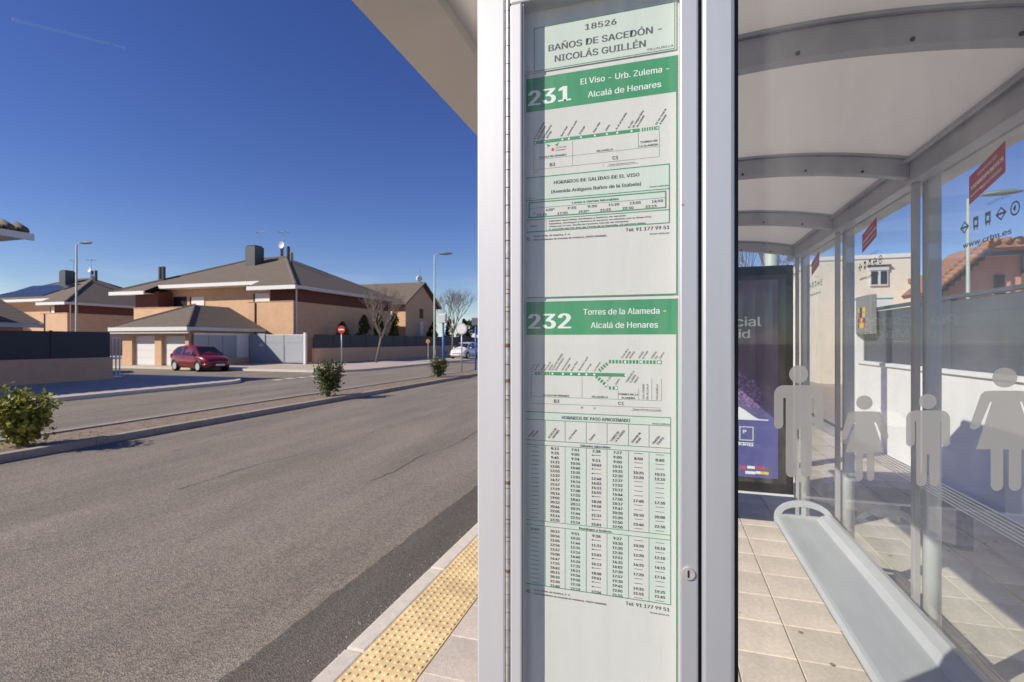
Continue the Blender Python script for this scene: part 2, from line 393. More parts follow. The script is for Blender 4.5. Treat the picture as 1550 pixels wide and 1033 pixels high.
# ------------------------------------------------------------------ lettering
def sans():
    try:
        import os
        return bpy.data.fonts.load(os.path.join(bpy.utils.system_resource('DATAFILES'), 'fonts', 'Inter.woff2'))
    except Exception: return None
FONT = sans()
CAP = .73 if FONT else .69
class Print:
    """collects strings; each becomes flat letter outlines placed by a matrix (text x,y -> surface)"""
    jobs = []
    def __init__(s): s.items = []; s.mb = MB()
    def text(s, string, mtx, cap, width=None, bold=0., align='L', squeeze=1.):
        cu = bpy.data.curves.new('lettering', 'FONT'); cu.body = string; cu.size = 1; cu.resolution_u = 3; cu.offset = 0
        cu.fill_mode = 'FRONT'
        if FONT: cu.font = FONT
        o = bpy.data.objects.new('lettering', cu); C.objects.link(o)
        s.items.append((o, mtx, cap, width, align, squeeze, bold))
    def flush(s):
        dg = bpy.context.evaluated_depsgraph_get()
        for o, mtx, cap, width, align, squeeze, bold in s.items:
            me = bpy.data.meshes.new_from_object(o.evaluated_get(dg))
            if len(me.vertices):
                xs = [v.co.x for v in me.vertices]; x0, x1 = min(xs), max(xs)
                sc = cap / CAP
                sx = (width / (x1 - x0)) if width else sc * squeeze
                sh = {'L': -x0, 'R': -x1, 'C': -(x0 + x1) / 2}[align]
                for dx_, dz_ in (((-bold, 0), (bold, .00004), (0, .00008)) if bold >= .01 else ((-bold, 0), (bold, .00004)) if bold else ((0, 0),)):   # heavier weight: strokes overprinted
                    n = len(s.mb.v)
                    for v in me.vertices: s.mb.v.append(tuple(mtx @ Vector(((v.co.x + sh + dx_ * 1.6) * sx, v.co.y * sc, dz_))))
                    for p in me.polygons: s.mb.f.append(tuple(n + i for i in p.vertices))
            cu = o.data
            bpy.data.objects.remove(o); bpy.data.curves.remove(cu); bpy.data.meshes.remove(me)
        s.items = []
def face_minus_y(x, y, z, ang=0.):        # reads left to right seen from -Y
    return Matrix.Translation((x, y, z)) @ Matrix(((1, 0, 0, 0), (0, 0, -1, 0), (0, 1, 0, 0), (0, 0, 0, 1))) @ Matrix.Rotation(ang, 4, 'Z')
def face_minus_x(x, y, z, ang=0.):        # reads left to right seen from -X
    return Matrix.Translation((x, y, z)) @ Matrix(((0, 0, -1, 0), (-1, 0, 0, 0), (0, 1, 0, 0), (0, 0, 0, 1))) @ Matrix.Rotation(ang, 4, 'Z')

# ------------------------------------------------------------------ ground, roads, pavements
RZ = -.12
struct('ground', MB().quad((-900, -300, -.16), (900, -300, -.16), (900, 2500, -.16), (-900, 2500, -.16)), 'earth')
struct('road', MB().quad((-17.2, -12, RZ), (-2.22, -12, RZ), (-2.22, 160, RZ), (-17.2, 160, RZ)), 'asphalt')
struct('side_road', MB().quad((-120, 16, RZ - .004), (-15, 16, RZ - .004), (-15, 26, RZ - .004), (-120, 26, RZ - .004)), 'asphalt')
gm = MB()
pts = []; yy = -12.
rg = random.Random(3)
while yy < 160:
    pts.append((-2.22 + rg.uniform(-.012, .012), yy)); yy += .09 if 0 < yy < 9 else 1.5
for a, b in zip(pts[:-1], pts[1:]):
    gm.quad((a[0], a[1], RZ + .008), (-1.66, a[1], RZ + .008), (-1.66, b[1], RZ + .008), (b[0], b[1], RZ + .008))
    gm.quad((a[0] - .01, a[1], RZ - .002), (a[0], a[1], RZ + .008), (b[0], b[1], RZ + .008), (b[0] - .01, b[1], RZ - .002))
struct('gutter_strip', gm, 'asphalt_new', 'darker strip of newer asphalt along the kerb')

rck = random.Random(17)
def crack(x, y0, y1, wd):
    m = MB(); y = y0; px_ = x
    pts_ = []
    while y < y1:
        px_ += rck.gauss(0, .035); px_ += (x - px_) * .05; pts_.append((px_, y, wd * rck.uniform(.3, 1.2))); y += rck.uniform(.12, .35)
    for a, b in zip(pts_[:-1], pts_[1:]):
        m.quad((a[0] - a[2], a[1], RZ + .004), (a[0] + a[2], a[1], RZ + .004), (b[0] + b[2], b[1], RZ + .004), (b[0] - b[2], b[1], RZ + .004))
    struct('road_crack', m, 'asphalt_new')
crack(-5.5, 4.5, 40, .006); crack(-7.6, 6, 30, .008); crack(-13.6, 8, 45, .022); crack(-3.6, 5.5, 22, .006)
pave = struct('pavement', MB().box(-1.60, 3.2, -8, 120, -.15, -.012), 'grout')
KX0, KX1, TX1 = -1.653, -1.537, -1.168
kst = B(-.058, .058, -.4975, .4975, -.15, 0).mesh('kerb_stone', 'kerb')
for i in range(14):
    o = inst('kerb_stone', kst, pave, ((KX0 + KX1) / 2, -.2 + i, 0)); 
    if i == 0:
        pass
kr = B(KX0, KX1, 13.3, 120, -.15, 0); kr.box(KX0, KX1, -8, -.7, -.15, 0); part('kerb', kr, 'kerb', pave)
for o in pave.children:
    if o.name.startswith('kerb_stone'):
        b = o.modifiers.new('bevel', 'BEVEL'); b.width = .012; b.segments = 2
# tactile tiles with truncated domes
TS = (TX1 - KX1)
tm = MB().box(-TS / 2 + .002, TS / 2 - .002, -.1965, .1965, -.03, -.001)
for i in range(8):
    for j in range(8):
        x = -TS / 2 + (i + .5) * TS / 8; y = -.2 + (j + .5) * .05; n = len(tm.v)
        for r, z in ((.0135, -.0012), (.009, .0048)):
            for q in range(8): tm.v.append((x + r * math.cos(q * .7854), y + r * math.sin(q * .7854), z))
        tm.f += [(n + q, n + (q + 1) % 8, n + 8 + (q + 1) % 8, n + 8 + q) for q in range(8)] + [tuple(n + 8 + q for q in range(8))]
tme = tm.mesh('tactile_tile', 'yellow')
for i in range(16): inst('tactile_tile', tme, pave, ((KX1 + TX1) / 2, 1.0 + .4 * i, 0))
# paving slabs: real slabs near by
def slab_mesh(sx, sy_):
    a, b = sx / 2 - .0025, sy_ / 2 - .0025; e = .004
    s = MB(); n = 0
    s.v = [(-a, -b, -.03), (a, -b, -.03), (a, b, -.03), (-a, b, -.03), (-a, -b, -.004), (a, -b, -.004), (a, b, -.004), (-a, b, -.004),
           (-a + e, -b + e, 0), (a - e, -b + e, 0), (a - e, b - e, 0), (-a + e, b - e, 0)]
    s.f = [(8, 9, 10, 11)] + [(i, (i + 1) % 4, 4 + (i + 1) % 4, 4 + i) for i in range(4)] + [(4 + i, 4 + (i + 1) % 4, 8 + (i + 1) % 4, 8 + i) for i in range(4)]
    return s.mesh('paving_slab', 'tile')
TW, TL = .302, .335
sm = slab_mesh(TW, TL)
xs0 = TX1 + .002
rs = random.Random(5)
ncol = 14
for i in range(ncol):
    for j in range(21):
        o = inst('paving_slab', sm, pave, (xs0 + (i + .5) * TW, .90 + (j + .5) * TL, rs.uniform(-.0012, .0012)), (rs.uniform(-.002, .002), rs.uniform(-.002, .002), 0))
far = MB()
yend = .90 + 21 * TL
for i in range(ncol):
    for j in range(40):
        x = xs0 + i * TW; y = yend + j * TL
        far.quad((x + .003, y + .003, 0), (x + TW - .003, y + .003, 0), (x + TW - .003, y + TL - .003, 0), (x + .003, y + TL - .003, 0))
o = part('paving_slab', far, 'tile', pave); o['kind'] = 'stuff'
part('paving', MB().quad((xs0, yend + 40 * TL, 0), (3.05, yend + 40 * TL, 0), (3.05, 120, 0), (xs0, 120, 0)), 'tile', pave)
struct('yard', B(3.2, 40, -8, 120, -.15, -.005), 'farpave')

# central median with kerbs
MX0, MX1 = -10.75, -9.25
med = struct('median', B(MX0 + .15, MX1 - .15, -12, 30, -.15, -.03), 'soil', 'planted median strip between the two carriageways')
kst2 = B(-.075, .075, -.4965, .4965, -.15, 0).mesh('kerb_stone', 'kerb_dull')
for i in range(41):
    for x in (MX0 + .075, MX1 - .075):
        inst('kerb_stone', kst2, med, (x, -10.5 + i, 0))
# far pavements with rounded corners
def arc(cx, cy_, r, a0, a1, n=8): return [(cx + r * math.cos(R(a0 + (a1 - a0) * i / n)), cy_ + r * math.sin(R(a0 + (a1 - a0) * i / n))) for i in range(n + 1)]
FK = -17.0
def block(name, poly, edge, label):
    m = MB().prism(poly, lambda p, t: (p[0], p[1], t), -.15, -.004)
    o = struct(name, m, 'farpave', label)
    k = MB()
    for a, b in zip(edge[:-1], edge[1:]):
        d = Vector((b[0] - a[0], b[1] - a[1])).normalized(); nn = Vector((-d.y, d.x)) * .16
        q_ = nn * -.08; a = (a[0] + q_.x, a[1] + q_.y); b = (b[0] + q_.x, b[1] + q_.y)
        k.prism([(a[0], a[1]), (b[0], b[1]), (b[0] + nn.x, b[1] + nn.y), (a[0] + nn.x, a[1] + nn.y)], lambda p, t: (p[0], p[1], t), -.15, .004)
    part('kerb', k, 'kerb', o)
eA = [(FK, -12)] + arc(FK - 2.2, 17.8 - 2.2, 2.2, 0, 90) + [(-120, 17.8)]
block('far_pavement', eA + [(-120, -12)], eA, 'far pavement in front of the left garden wall')
eB = [(-120, 23.6)] + arc(FK - 2.5, 23.6 + 2.5, 2.5, -90, 0) + [(FK, 120)]
block('far_pavement', eB + [(-120, 120)], eB, 'far pavement in front of the gated house')
for i in range(7):
    struct('road_marking', MB().quad((FK - .1, 18.3 + i * .8, RZ + .004), (FK + .25, 18.3 + i * .8, RZ + .004), (FK + .25, 18.75 + i * .8, RZ + .004), (FK - .1, 18.75 + i * .8, RZ + .004)), 'paint')

# ------------------------------------------------------------------ bus shelter
XB = 1.06
YA = [.87, 1.60, 2.67, 3.74, 4.80]                # arch and post lines
def rz(x): return EYE + .89 - .173 * (x - .392) ** 2      # underside of the roof sheet
sh = thing('bus_shelter', 'grey steel bus shelter with curved white roof and glass back wall', 'bus shelter', (.6, 2.8, 0))
def xs_(a, b, n): return [a + (b - a) * i / n for i in range(n + 1)]
bays = [.82] + YA[1:] + [5.0]
for a, b in zip(bays[:-1], bays[1:]):
    m = MB(); top = [(x, rz(x) + .014) for x in xs_(-.47, 1.20, 20)]
    m.prism([(x, rz(x)) for x in xs_(-.47, 1.20, 20)] + top[::-1], lambda p, t: (p[0], t, p[1]), a + .002, b - .002)
    part('roof_sheet', m, 'roofin', sh, label='milky white curved roof sheet')
m = MB().prism([(x, rz(x) - .012 - .02 * math.sin((x + .62) / .15 * math.pi / 2)) for x in xs_(-.62, -.47, 6)] + [(x, rz(x) + .04) for x in xs_(-.62, -.47, 6)][::-1], lambda p, t: (p[0], t, p[1]), .81, 5.02)
part('roof_edge', m, 'trim', sh)
m = MB().prism([(x, rz(x) - .012) for x in xs_(1.20, 1.26, 3)] + [(x, rz(x) + .03) for x in xs_(1.20, 1.26, 3)][::-1], lambda p, t: (p[0], t, p[1]), .81, 5.02)
part('roof_edge', m, 'trim', sh)
for y in YA[1:]:
    xs = xs_(-.52, XB - .03, 24)
    m = MB().prism([(x, rz(x) - .095) for x in xs] + [(x, rz(x) - .012) for x in xs][::-1], lambda p, t: (p[0], t, p[1]), y - .022, y + .022)
    o = part('arch_beam', m, 'shelter', sh, bevel=.004)
    m = MB().prism([(x, rz(x) - .012) for x in xs] + [(x, rz(x) - .002) for x in xs][::-1], lambda p, t: (p[0], t, p[1]), y - .034, y + .034)
    part('flange', m, 'shelter', o)
    for x in (-.2, .35, .62, .85):
        part('screw', MB().tube([(x, y - .0265, rz(x) - .082), (x, y - .021, rz(x) - .082)], .006, 6), 'black', o)
part('back_beam', B(XB - .03, XB + .03, .82, 5.0, EYE + .705, EYE + .80), 'shelter', sh, bevel=.006)
part('gutter', MB().tube([(XB - .045, .83, EYE + .80), (XB - .045, 4.97, EYE + .80)], .012, 8), 'shelter', sh, True)
for y in YA[1:]:
    o = part('post', B(XB - .012, XB + .014, y - .016, y + .016, 0, EYE + .705), 'shelter', sh, bevel=.003)
    part('tube', MB().tube([(XB + .062, y, 0), (XB + .062, y, EYE + .74)], .033, 16), 'shelter_lt', o, True)
    part('foot_plate', B(XB - .04, XB + .12, y - .06, y + .06, 0, .012), 'shelter_lt', o)
gz0, gz1 = .28, EYE + .70
ys = [.96] + YA[1:]
crimson, icons, wtext = None, None, None
for k, (a, b) in enumerate(zip(ys[:-1], ys[1:])):
    g = part('glass_pane', B(XB + .016, XB + .024, a + .018, b - .018, gz0, gz1), 'glass', sh)
    st = MB()
    for i in range(6):
        z = 1.062 - i * .0125
        st.quad((XB + .0152, b - .02, z), (XB + .0152, a + .02, z), (XB + .0152, a + .02, z + .006), (XB + .0152, b - .02, z + .006))
    part('stripe', st, 'inkw', g)
    if k:
        yc = b - .49                                   # sticker centre
        xg = XB + .0150
        K = .27                                         # the logo panel leans up to the right
        s = part('sticker', MB().quad((xg, yc + .105, EYE + .535 - .105 * K), (xg, yc - .105, EYE + .535 + .105 * K), (xg, yc - .105, EYE + .640 + .105 * K), (xg, yc + .105, EYE + .640 - .105 * K)), 'crimson', g, label='crimson operator sticker')
        p = Print(); xt = xg - .0006
        lean = Matrix(((1, 0, 0, 0), (0, 1, 0, 0), (0, -K, 1, 0), (0, 0, 0, 1)))
        def ln(y, z): return Matrix.Translation((xt, yc, 0)) @ lean @ face_minus_x(0, y, z)
        p.text('CONSORCIO', ln(.050, EYE + .612), .013, .11, .01)
        p.text('TRANSPORTES', ln(.093, EYE + .580), .021, .188, .03)
        p.text('MADRID', ln(.03, EYE + .552), .017, .115, .01)
        p.flush()
        for q in range(5): p.mb.tube([(xt, yc + .088 - q * .013, EYE + .560 - (.088 - q * .013) * K), (xt - .0005, yc + .088 - q * .013, EYE + .560 - (.088 - q * .013) * K)], .004, 6)
        part('lettering', p.mb, 'inkw', s)
        p = Print()
        p.text('www.crtm.es', face_minus_x(xg, yc + .145, EYE + .352), .027, .28, .014); p.flush()
        part('web_address', p.mb, 'inkgrey', g)
        for q in range(5):                             # transport mode icons
            ic = MB()
            yq = yc + .135 - q * .072; zq = EYE + .430
            if q == 0 or q == 3:
                for (r0, r1) in ((.024, .017),):
                    pts = [(0, 1), (1.25, 0), (0, -1), (-1.25, 0)]
                    for i in range(4):
                        a0, b0 = pts[i], pts[(i + 1) % 4]
                        ic.quad((xg, yq - a0[0] * r0, zq + a0[1] * r0), (xg, yq - b0[0] * r0, zq + b0[1] * r0), (xg, yq - b0[0] * r1, zq + b0[1] * r1), (xg, yq - a0[0] * r1, zq + a0[1] * r1))
                ic.quad((xg, yq + .022, zq - .004), (xg, yq - .022, zq - .004), (xg, yq - .022, zq + .004), (xg, yq + .022, zq + .004))
            elif q == 4:
                for i in range(16):
                    t0, t1 = i * math.pi / 8, (i + 1) * math.pi / 8
                    ic.quad((xg, yq + .024 * math.cos(t0), zq + .024 * math.sin(t0)), (xg, yq + .024 * math.cos(t1), zq + .024 * math.sin(t1)), (xg, yq + .018 * math.cos(t1), zq + .018 * math.sin(t1)), (xg, yq + .018 * math.cos(t0), zq + .018 * math.sin(t0)))
                ic.quad((xg, yq + .012, zq), (xg, yq, zq - .01), (xg, yq - .006, zq + .002), (xg, yq, zq + .012))
            else:
                ic.quad((xg, yq + .016, zq - .016), (xg, yq - .016, zq - .016), (xg, yq - .016, zq - .006), (xg, yq + .016, zq - .006))
                ic.quad((xg, yq + .016, zq + .010), (xg, yq - .016, zq + .010), (xg, yq - .016, zq + .024), (xg, yq + .016, zq + .024))
                for sgn in (-1, 1):
                    ic.quad((xg, yq + sgn * .016, zq - .006), (xg, yq + sgn * .008, zq - .006), (xg, yq + sgn * .008, zq + .010), (xg, yq + sgn * .016, zq + .010))
                    ic.quad((xg, yq + sgn * .012, zq - .024), (xg, yq + sgn * .006, zq - .024), (xg, yq + sgn * .006, zq - .016), (xg, yq + sgn * .012, zq - .016))
            part('icon', ic, 'inkgrey', g)
        p = Print(); p.text('TRANSPORTES', face_minus_x(xg, yc - .0, EYE + .475), .016, .13); p.flush(); part('lettering', p.mb, 'etch', g)

# near end glass with pictograms
YP = .90
GY = YP + .045
ep = part('end_pane', B(on_y(1119, 500, YP).x, XB - .005, GY, GY + .008, .22, 2.36), 'glass', sh)
def zp(x, y): q = on_y(1100 + x * .2903, 540 + y * .2903, GY - .001); return (q.x, q.y, q.z)
def circ(cx, cy_, rx, ry, n=28): return [(cx + rx * math.cos(2 * math.pi * i / n), cy_ + ry * math.sin(2 * math.pi * i / n)) for i in range(n)]
def cap(x0, x1, y, n=8): # round lower end from x0 to x1
    c, r = (x0 + x1) / 2, (x1 - x0) / 2
    return [(c - r * math.cos(math.pi * i / n), y + r * math.sin(math.pi * i / n)) for i in range(n + 1)]
def man(cx, ys0, hw, arm, tw, yarm, yleg, yend, gap, slit):
    L_ = [(cx - hw, ys0 + arm)] ; r = arm
    o = []
    o += [(cx - hw + r - r * math.cos(math.pi / 2 * i / 6) , ys0 + r - r * math.sin(math.pi / 2 * i / 6)) for i in range(7)]
    o += [(2 * cx - x, y) for x, y in o[::-1]]
    o += [(2 * cx - x, y) for x, y in cap(cx - hw, cx - hw + arm, yarm)]
    o += [(cx + hw - arm, ys0 + slit), (cx + tw, ys0 + slit)]
    o += cap(cx + gap, cx + tw, yend)[::-1]
    o += [(cx + gap, yleg), (cx - gap, yleg)]
    o += cap(cx - tw, cx - gap, yend)[::-1]
    o += [(cx - tw, ys0 + slit), (cx - hw + arm, ys0 + slit)]
    o += cap(cx - hw, cx - hw + arm, yarm)[::-1]
    return o
def woman(cx, ys0, hs, ha, ya, hk, yk, leg0, leg1, yend, aw):
    h = [(cx - hs * .45, ys0)]
    h += [(cx - hs * .85, ys0 + .02 * 400 * .4), (cx - hs, ys0 + 22)]
    h += [(cx - ha, ya - 14), (cx - ha + aw * .2, ya), (cx - ha + aw * .6, ya + 3), (cx - ha + aw, ya - 10)]
    h += [(cx - hs * .60 - 3, ys0 + 58), (cx - hs * .60 + 6, ys0 + 58)]
    h += [(cx - hk, yk), (cx - leg1, yk)]
    h += cap(cx - leg1, cx - leg0, yend) + [(cx - leg0, yk)]
    return h + [(2 * cx - x, y) for x, y in h[::-1]]
def picto(head, body, label):
    m = MB().poly([zp(*p) for p in reversed(circ(*head))])
    m.poly([zp(*p) for p in body])
    part('pictogram', m, 'etch', ep, label=label)
picto((375, 92, 50, 47), man(376, 150, 129, 48, 68, 352, 380, 600, 9, 66), 'grey man pictogram')
picto((718, 240, 43, 37), woman(720, 286, 92, 124, 432, 102, 500, 10, 50, 628, 34), 'grey girl pictogram')
picto((1048, 234, 47, 39), man(1050, 281, 115, 46, 62, 446, 510, 650, 7, 58), 'grey boy pictogram')
picto((1450, 110, 66, 52), woman(1456, 178, 132, 190, 378, 156, 484, 14, 80, 668, 52), 'grey woman pictogram')

# ------------------------------------------------------------------ bench
bn = thing('bench', 'long light grey metal bench under the shelter glass wall', 'bench', (.85, 2.3, 0))
BE = 3.66
pr = [(.675, .472), (.672, .485), (.684, .500), (.70, .503), (.92, .494), (.945, .522), (.985, .536), (1.012, .528), (1.020, .500), (1.018, .455), (1.010, .455), (1.008, .495), (.985, .520), (.955, .508), (.925, .478), (.70, .487), (.684, .475), (.682, .472)]
part('seat', MB().prism(pr, lambda p, t: (p[0], t, p[1]), .95, BE), 'bench', bn, bevel=.003)
# arched end plate with two openings
cx, a_o, b_o = .847, .172, .118
outer = [(cx + a_o * math.cos(math.pi * i / 24), .492 + b_o * math.sin(math.pi * i / 24)) for i in range(25)]
inner = [(cx + (a_o - .045) * math.cos(math.pi * i / 24), .512 + (b_o - .060) * math.sin(math.pi * i / 24)) for i in range(25)]
m = MB()
for i in range(24):
    m.prism([outer[i], outer[i + 1], inner[i + 1], inner[i]], lambda p, t: (p[0], t, p[1]), BE, BE + .02)
m.prism([(cx - a_o, .44), (cx + a_o, .44), (cx + a_o, .492), (cx + a_o - .045, .512), (cx - a_o + .045, .512), (cx - a_o, .492)], lambda p, t: (p[0], t, p[1]), BE, BE + .02)
m.box(cx - .012, cx + .012, BE + .002, BE + .018, .512, .568)
part('end_plate', m, 'bench', bn)
for y in (1.5, 3.3):
    part('leg', MB().prism([(.94, 0), (1.0, 0), (1.0, .45), (.94, .45)], lambda p, t: (p[0], t, p[1]), y - .03, y + .03), 'bench', bn)

# ------------------------------------------------------------------ timetable totem
def tx(px): return on_y(px, 500, YP).x
to = thing('information_totem', 'silver information totem with hinged glass door at the shelter end', 'information totem', (-.1, .96, 0))
X0, X1, X2, X3, X4, X5, X6, X7, X8 = [tx(p) for p in (722, 764.5, 772, 789.5, 1029, 1057, 1062.5, 1112, 1119)]
DT, DBm, ZT = 2.286, .62, 2.46
part('post', B(X0, X1, YP, YP + .13, 0, ZT), 'silver_lit', to, bevel=.004)
part('post', B(X6, X7, YP - .004, YP + .11, 0, ZT), 'silver', to, bevel=.006)
part('gasket', B(X7 + .0005, X8, YP + .012, YP + .062, .2, 2.40), 'black', to)
part('gap_shade', B(X5 + .0005, X6 - .0005, YP + .014, YP + .10, .3, ZT - .05), 'black', to)  # black strip painting the shade in the gap beside the door
part('top_rail', B(X2, X5, YP, YP + .045, DT, ZT - .02), 'silver_lit', to, bevel=.003)
part('bottom_rail', B(X2, X5, YP, YP + .045, DBm - .1, DBm), 'silver', to, bevel=.003)
part('door_stile', B(X2, X3, YP, YP + .045, DBm + .0005, DT - .0005), 'silver_lit', to, bevel=.003)
part('door_stile', B(X4, X5, YP, YP + .045, DBm + .0005, DT - .0005), 'silver', to, bevel=.003)
part('housing', B(X1 + .001, X6 - .001, YP + .05, YP + .12, DBm - .1, ZT - .02), 'silver', to)
part('lower_panel', B(X1 + .001, X6 - .001, YP + .006, YP + .045, .05, DBm - .103), 'silver', to)
part('door_glass', B(X3 - .001, X4 + .001, YP + .011, YP + .014, DBm - .002, DT + .002), 'caseglass', to)
part('glazing_bead', B(X3 + .0003, X3 + .003, YP + .004, YP + .0108, DBm + .001, DT - .001), 'shelter', to)
hn = part('hinge', B(X1 + .0006, X2 - .0006, YP + .006, YP + .02, .5, ZT - .03), 'steel', to)
rk = random.Random(11)
hx = (X1 + X2) / 2
for i in range(58):
    z = .5 + i * .0335
    part('hinge_knuckle', MB().tube([(hx, YP + .003, z + .0009), (hx, YP + .003, z + .0326)], .0042, 12), 'steel', hn)
rm = MB()
for i in range(26):
    z = .5 + int(rk.random() * 58) * .0335 + rk.choice((0, 0, .008)); h = rk.choice((.0012, .0012, .0012, .006))
    rm.tube([(hx, YP + .003, z - .0005), (hx, YP + .003, z + h)], .0043, 12)
part('rust_stain', rm, 'rust', hn)
lc = on_y(1042, 868, YP)
lk = part('lock', MB().tube([(lc.x, YP - .003, lc.z), (lc.x, YP + .002, lc.z)], .0105, 20), 'steel', to)
part('key_slot', B(lc.x - .0015, lc.x + .0015, YP - .0036, YP - .0025, lc.z - .006, lc.z + .006), 'black', lk)
for px, py in ((1033, 310),):
    q = on_y(px, py, YP); part('screw', MB().tube([(q.x, YP - .0008, q.z), (q.x, YP + .001, q.z)], .0022, 8), 'shelter', to)
PY = YP + .0336
part('backing_board', B(X3 - .02, X4 + .02, PY + .002, PY + .012, DBm - .05, DT + .05), 'paper', to)

# ---- printed sheets behind the glass (surveyed on the sheet plane)
def S(px, py): q = on_y(px, py, PY); return q.x, q.z
class Sheet:
    def __init__(s, name, label, x0, x1, z0, z1):
        s.t = thing(name, label, 'timetable', ((x0 + x1) / 2, PY, z0)); s.layers = {}; s.geo = {}
        part('paper', MB().box(x0, x1, PY, PY + .0008, z0, z1), 'paper', s.t)
    def L(s, k):
        if k not in s.layers: s.layers[k] = Print()
        return s.layers[k]
    def rect(s, k, x0, x1, z0, z1, lay=1):
        d = PY - .00008 * lay
        s.L(k).mb.quad((x0, d, z0), (x1, d, z0), (x1, d, z1), (x0, d, z1)); return s
    def poly(s, k, pts, lay=1):
        s.L(k).mb.poly([(x, PY - .00008 * lay, z) for x, z in pts])
    def frame(s, k, x0, x1, z0, z1, w=.0016, lay=2):
        s.rect(k, x0, x1, z0, z0 + w, lay); s.rect(k, x0, x1, z1 - w, z1, lay); s.rect(k, x0, x0 + w, z0 + w, z1 - w, lay); s.rect(k, x1 - w, x1, z0 + w, z1 - w, lay)
    def text(s, k, string, x, z, cap_, width=None, bold=0., align='L', ang=0., squeeze=.9, lay=4):
        s.L(k).text(string, face_minus_y(x, PY - .00008 * lay, z, ang), cap_, width, bold, align, squeeze)
    def done(s):
        names = {'ink': 'black_lettering', 'inkgrey': 'grey_lettering', 'inkw': 'white_lettering', 'inkred': 'red_lettering', 'green': 'green_print', 'tint': 'pale_green_field'}
        for k, p in s.layers.items():
            p.flush(); part(names[k], p.mb, k, s.t)
PX0, PX1 = -.2715, .0165
# stop name sheet
h = Sheet('stop_name_sheet', 'pale green stop name sheet at the top of the totem', PX0, PX1 - .001, 2.168, 2.256)
h.rect('tint', -.246, .0135, 2.1715, 2.2515); h.frame('green', -.246, .0135, 2.1695, 2.2535, .0014)
h.text('inkgrey', '18526', -.118, 2.2322, .0150, .057, .014, 'C')
h.text('inkgrey', 'BAÑOS DE SACEDÓN -', -.113, 2.2040, .0172, .207, .014, 'C')
h.text('inkgrey', 'NICOLÁS GUILLÉN', -.121, 2.1820, .0172, .167, .014, 'C')
h.text('inkgrey', 'VILLALBILLA', .0105, 2.1742, .0050, .046, .005, 'R')
h.text('inkgrey', '08526', -.268, 2.1700, .0036, .019, .01)
h.done()
def route_sheet(name, label, z0, z1, num, l1, l2, bandtop, bandbot, w1, w2):
    s = Sheet(name, label, PX0, PX1, z0, z1)
    s.rect('green', PX0, PX1, bandbot, bandtop)
    s.frame('green', PX0, PX1, z0, bandbot, .0016)
    s.text('inkw', num, -.2555, bandbot + .0105, .040, .080, .022)
    s.text('inkw', l1, -.076, bandtop - .0265, .0156, w1, .008, 'C')
    s.text('inkw', l2, -.076, bandbot + .0105, .0156, w2, .008, 'C')
    return s
r1 = route_sheet('route_timetable', 'upper route timetable sheet with green 231 header band', 1.733, 2.160, '231', 'El Viso - Urb. Zulema -', 'Alcalá de Henares', 2.1575, 2.0945, .158, .131)
def Q(px, py): return S(780 + px * .16774, 150 + py * .16774)      # survey of the 231 diagram
DG = R(57)
def diag(s, txt, x, z, cap_=.0045, ln=None, bold=.016, k='ink'): s.text(k, txt, x, z, cap_ * 1.12, ln, bold, 'L', DG, .8)
zl = 2.0325
x0, x1 = Q(165, 400)[0], Q(1300, 260)[0]
xg = Q(1125, 280)[0]
r1.rect('green', x0, xg, zl - .0032, zl + .0032)
for i in range(6):
    a = xg + .003 + i * (x1 - xg - .008) / 6; r1.rect('green', a, a + .0028, zl - .0032, zl + .0032)
r1.frame('green', x1 - .006, x1, zl - .0032, zl + .0032, .0012)
for px in (180, 262, 425, 484, 592, 718, 826, 920, 1049):
    x = Q(px, 330)[0]; r1.poly('inkw', [(x + .0019 * math.cos(i * .785), zl + .0019 * math.sin(i * .785)) for i in range(8)], 2)
for px, txts in ((180, ['ALCALÁ DE HENARES', '(Intercambiador)']), (262, ['Vía Complutense -', 'Brihuega']), (425, ['Barrio Fiscal']), (484, ['Cementerio Jardín']), (592, ['El Gurugú']), (718, ['Peñas Albas']), (826, ['Zulema']), (920, ['Av. M. de Cervantes']), (1035, ['EL VISO', '(Av. Antiguos Baños', 'de la Isabela)']), (1280, ['Pol. Ind. Torres de', 'la Alameda'])):
    for j, t_ in enumerate(txts): diag(r1, t_, Q(px, 330)[0] + j * .0072 - .001, zl + .0055, .0042)
xa, xb_ = Q(516, 400)[0], Q(1108, 350)[0]
zb, zc = 2.0005, 1.9808
for x in (x0, xa, x1): r1.rect('green' if x != xa else 'inkgrey', x, x + .0006, zc, zl - .005, 2)
r1.rect('green', xb_, xb_ + .0008, zb, zl - .005, 2)
r1.rect('green', x0, x1, zb - .0012, zb - .0006, 2); r1.rect('inkgrey', x0, x1, zc - .0006, zc, 2)
r1.text('ink', 'ALCALÁ DE HENARES', (x0 + xa) / 2, zb + .001, .0046, .052, .014, 'C'); r1.text('ink', 'VILLALBILLA', (xa + xb_) / 2, zb + .001, .0046, .030, .014, 'C')
r1.text('ink', 'TORRES DE', (xb_ + x1) / 2, zb + .008, .0046, .030, .014, 'C'); r1.text('ink', 'LA ALAMEDA', (xb_ + x1) / 2, zb + .001, .0046, .032, .014, 'C')
r1.text('ink', 'B3', Q(335, 600)[0], zb - .0165, .0088, .010, .014, 'C'); r1.text('ink', 'C1', Q(902, 535)[0], zb - .0165, .0088, .010, .014, 'C')
xr = Q(338, 420)[0]
for sg in (-1, 1):
    r1.poly('green', [(xr + sg * .013, zl - .0045), (xr + sg * .004, zl - .0085), (xr + sg * .009, zl - .0115)], 2)
r1.poly('inkred', [(xr + .003 * math.cos(i * .52), zl - .017 + .003 * math.sin(i * .52)) for i in range(12)], 2)
r1.text('inkred', 'ALCALÁ DE', xr + .006, zl - .0155, .0034, .020, .006); r1.text('inkred', 'HENARES', xr + .006, zl - .0205, .0034, .018, .006)
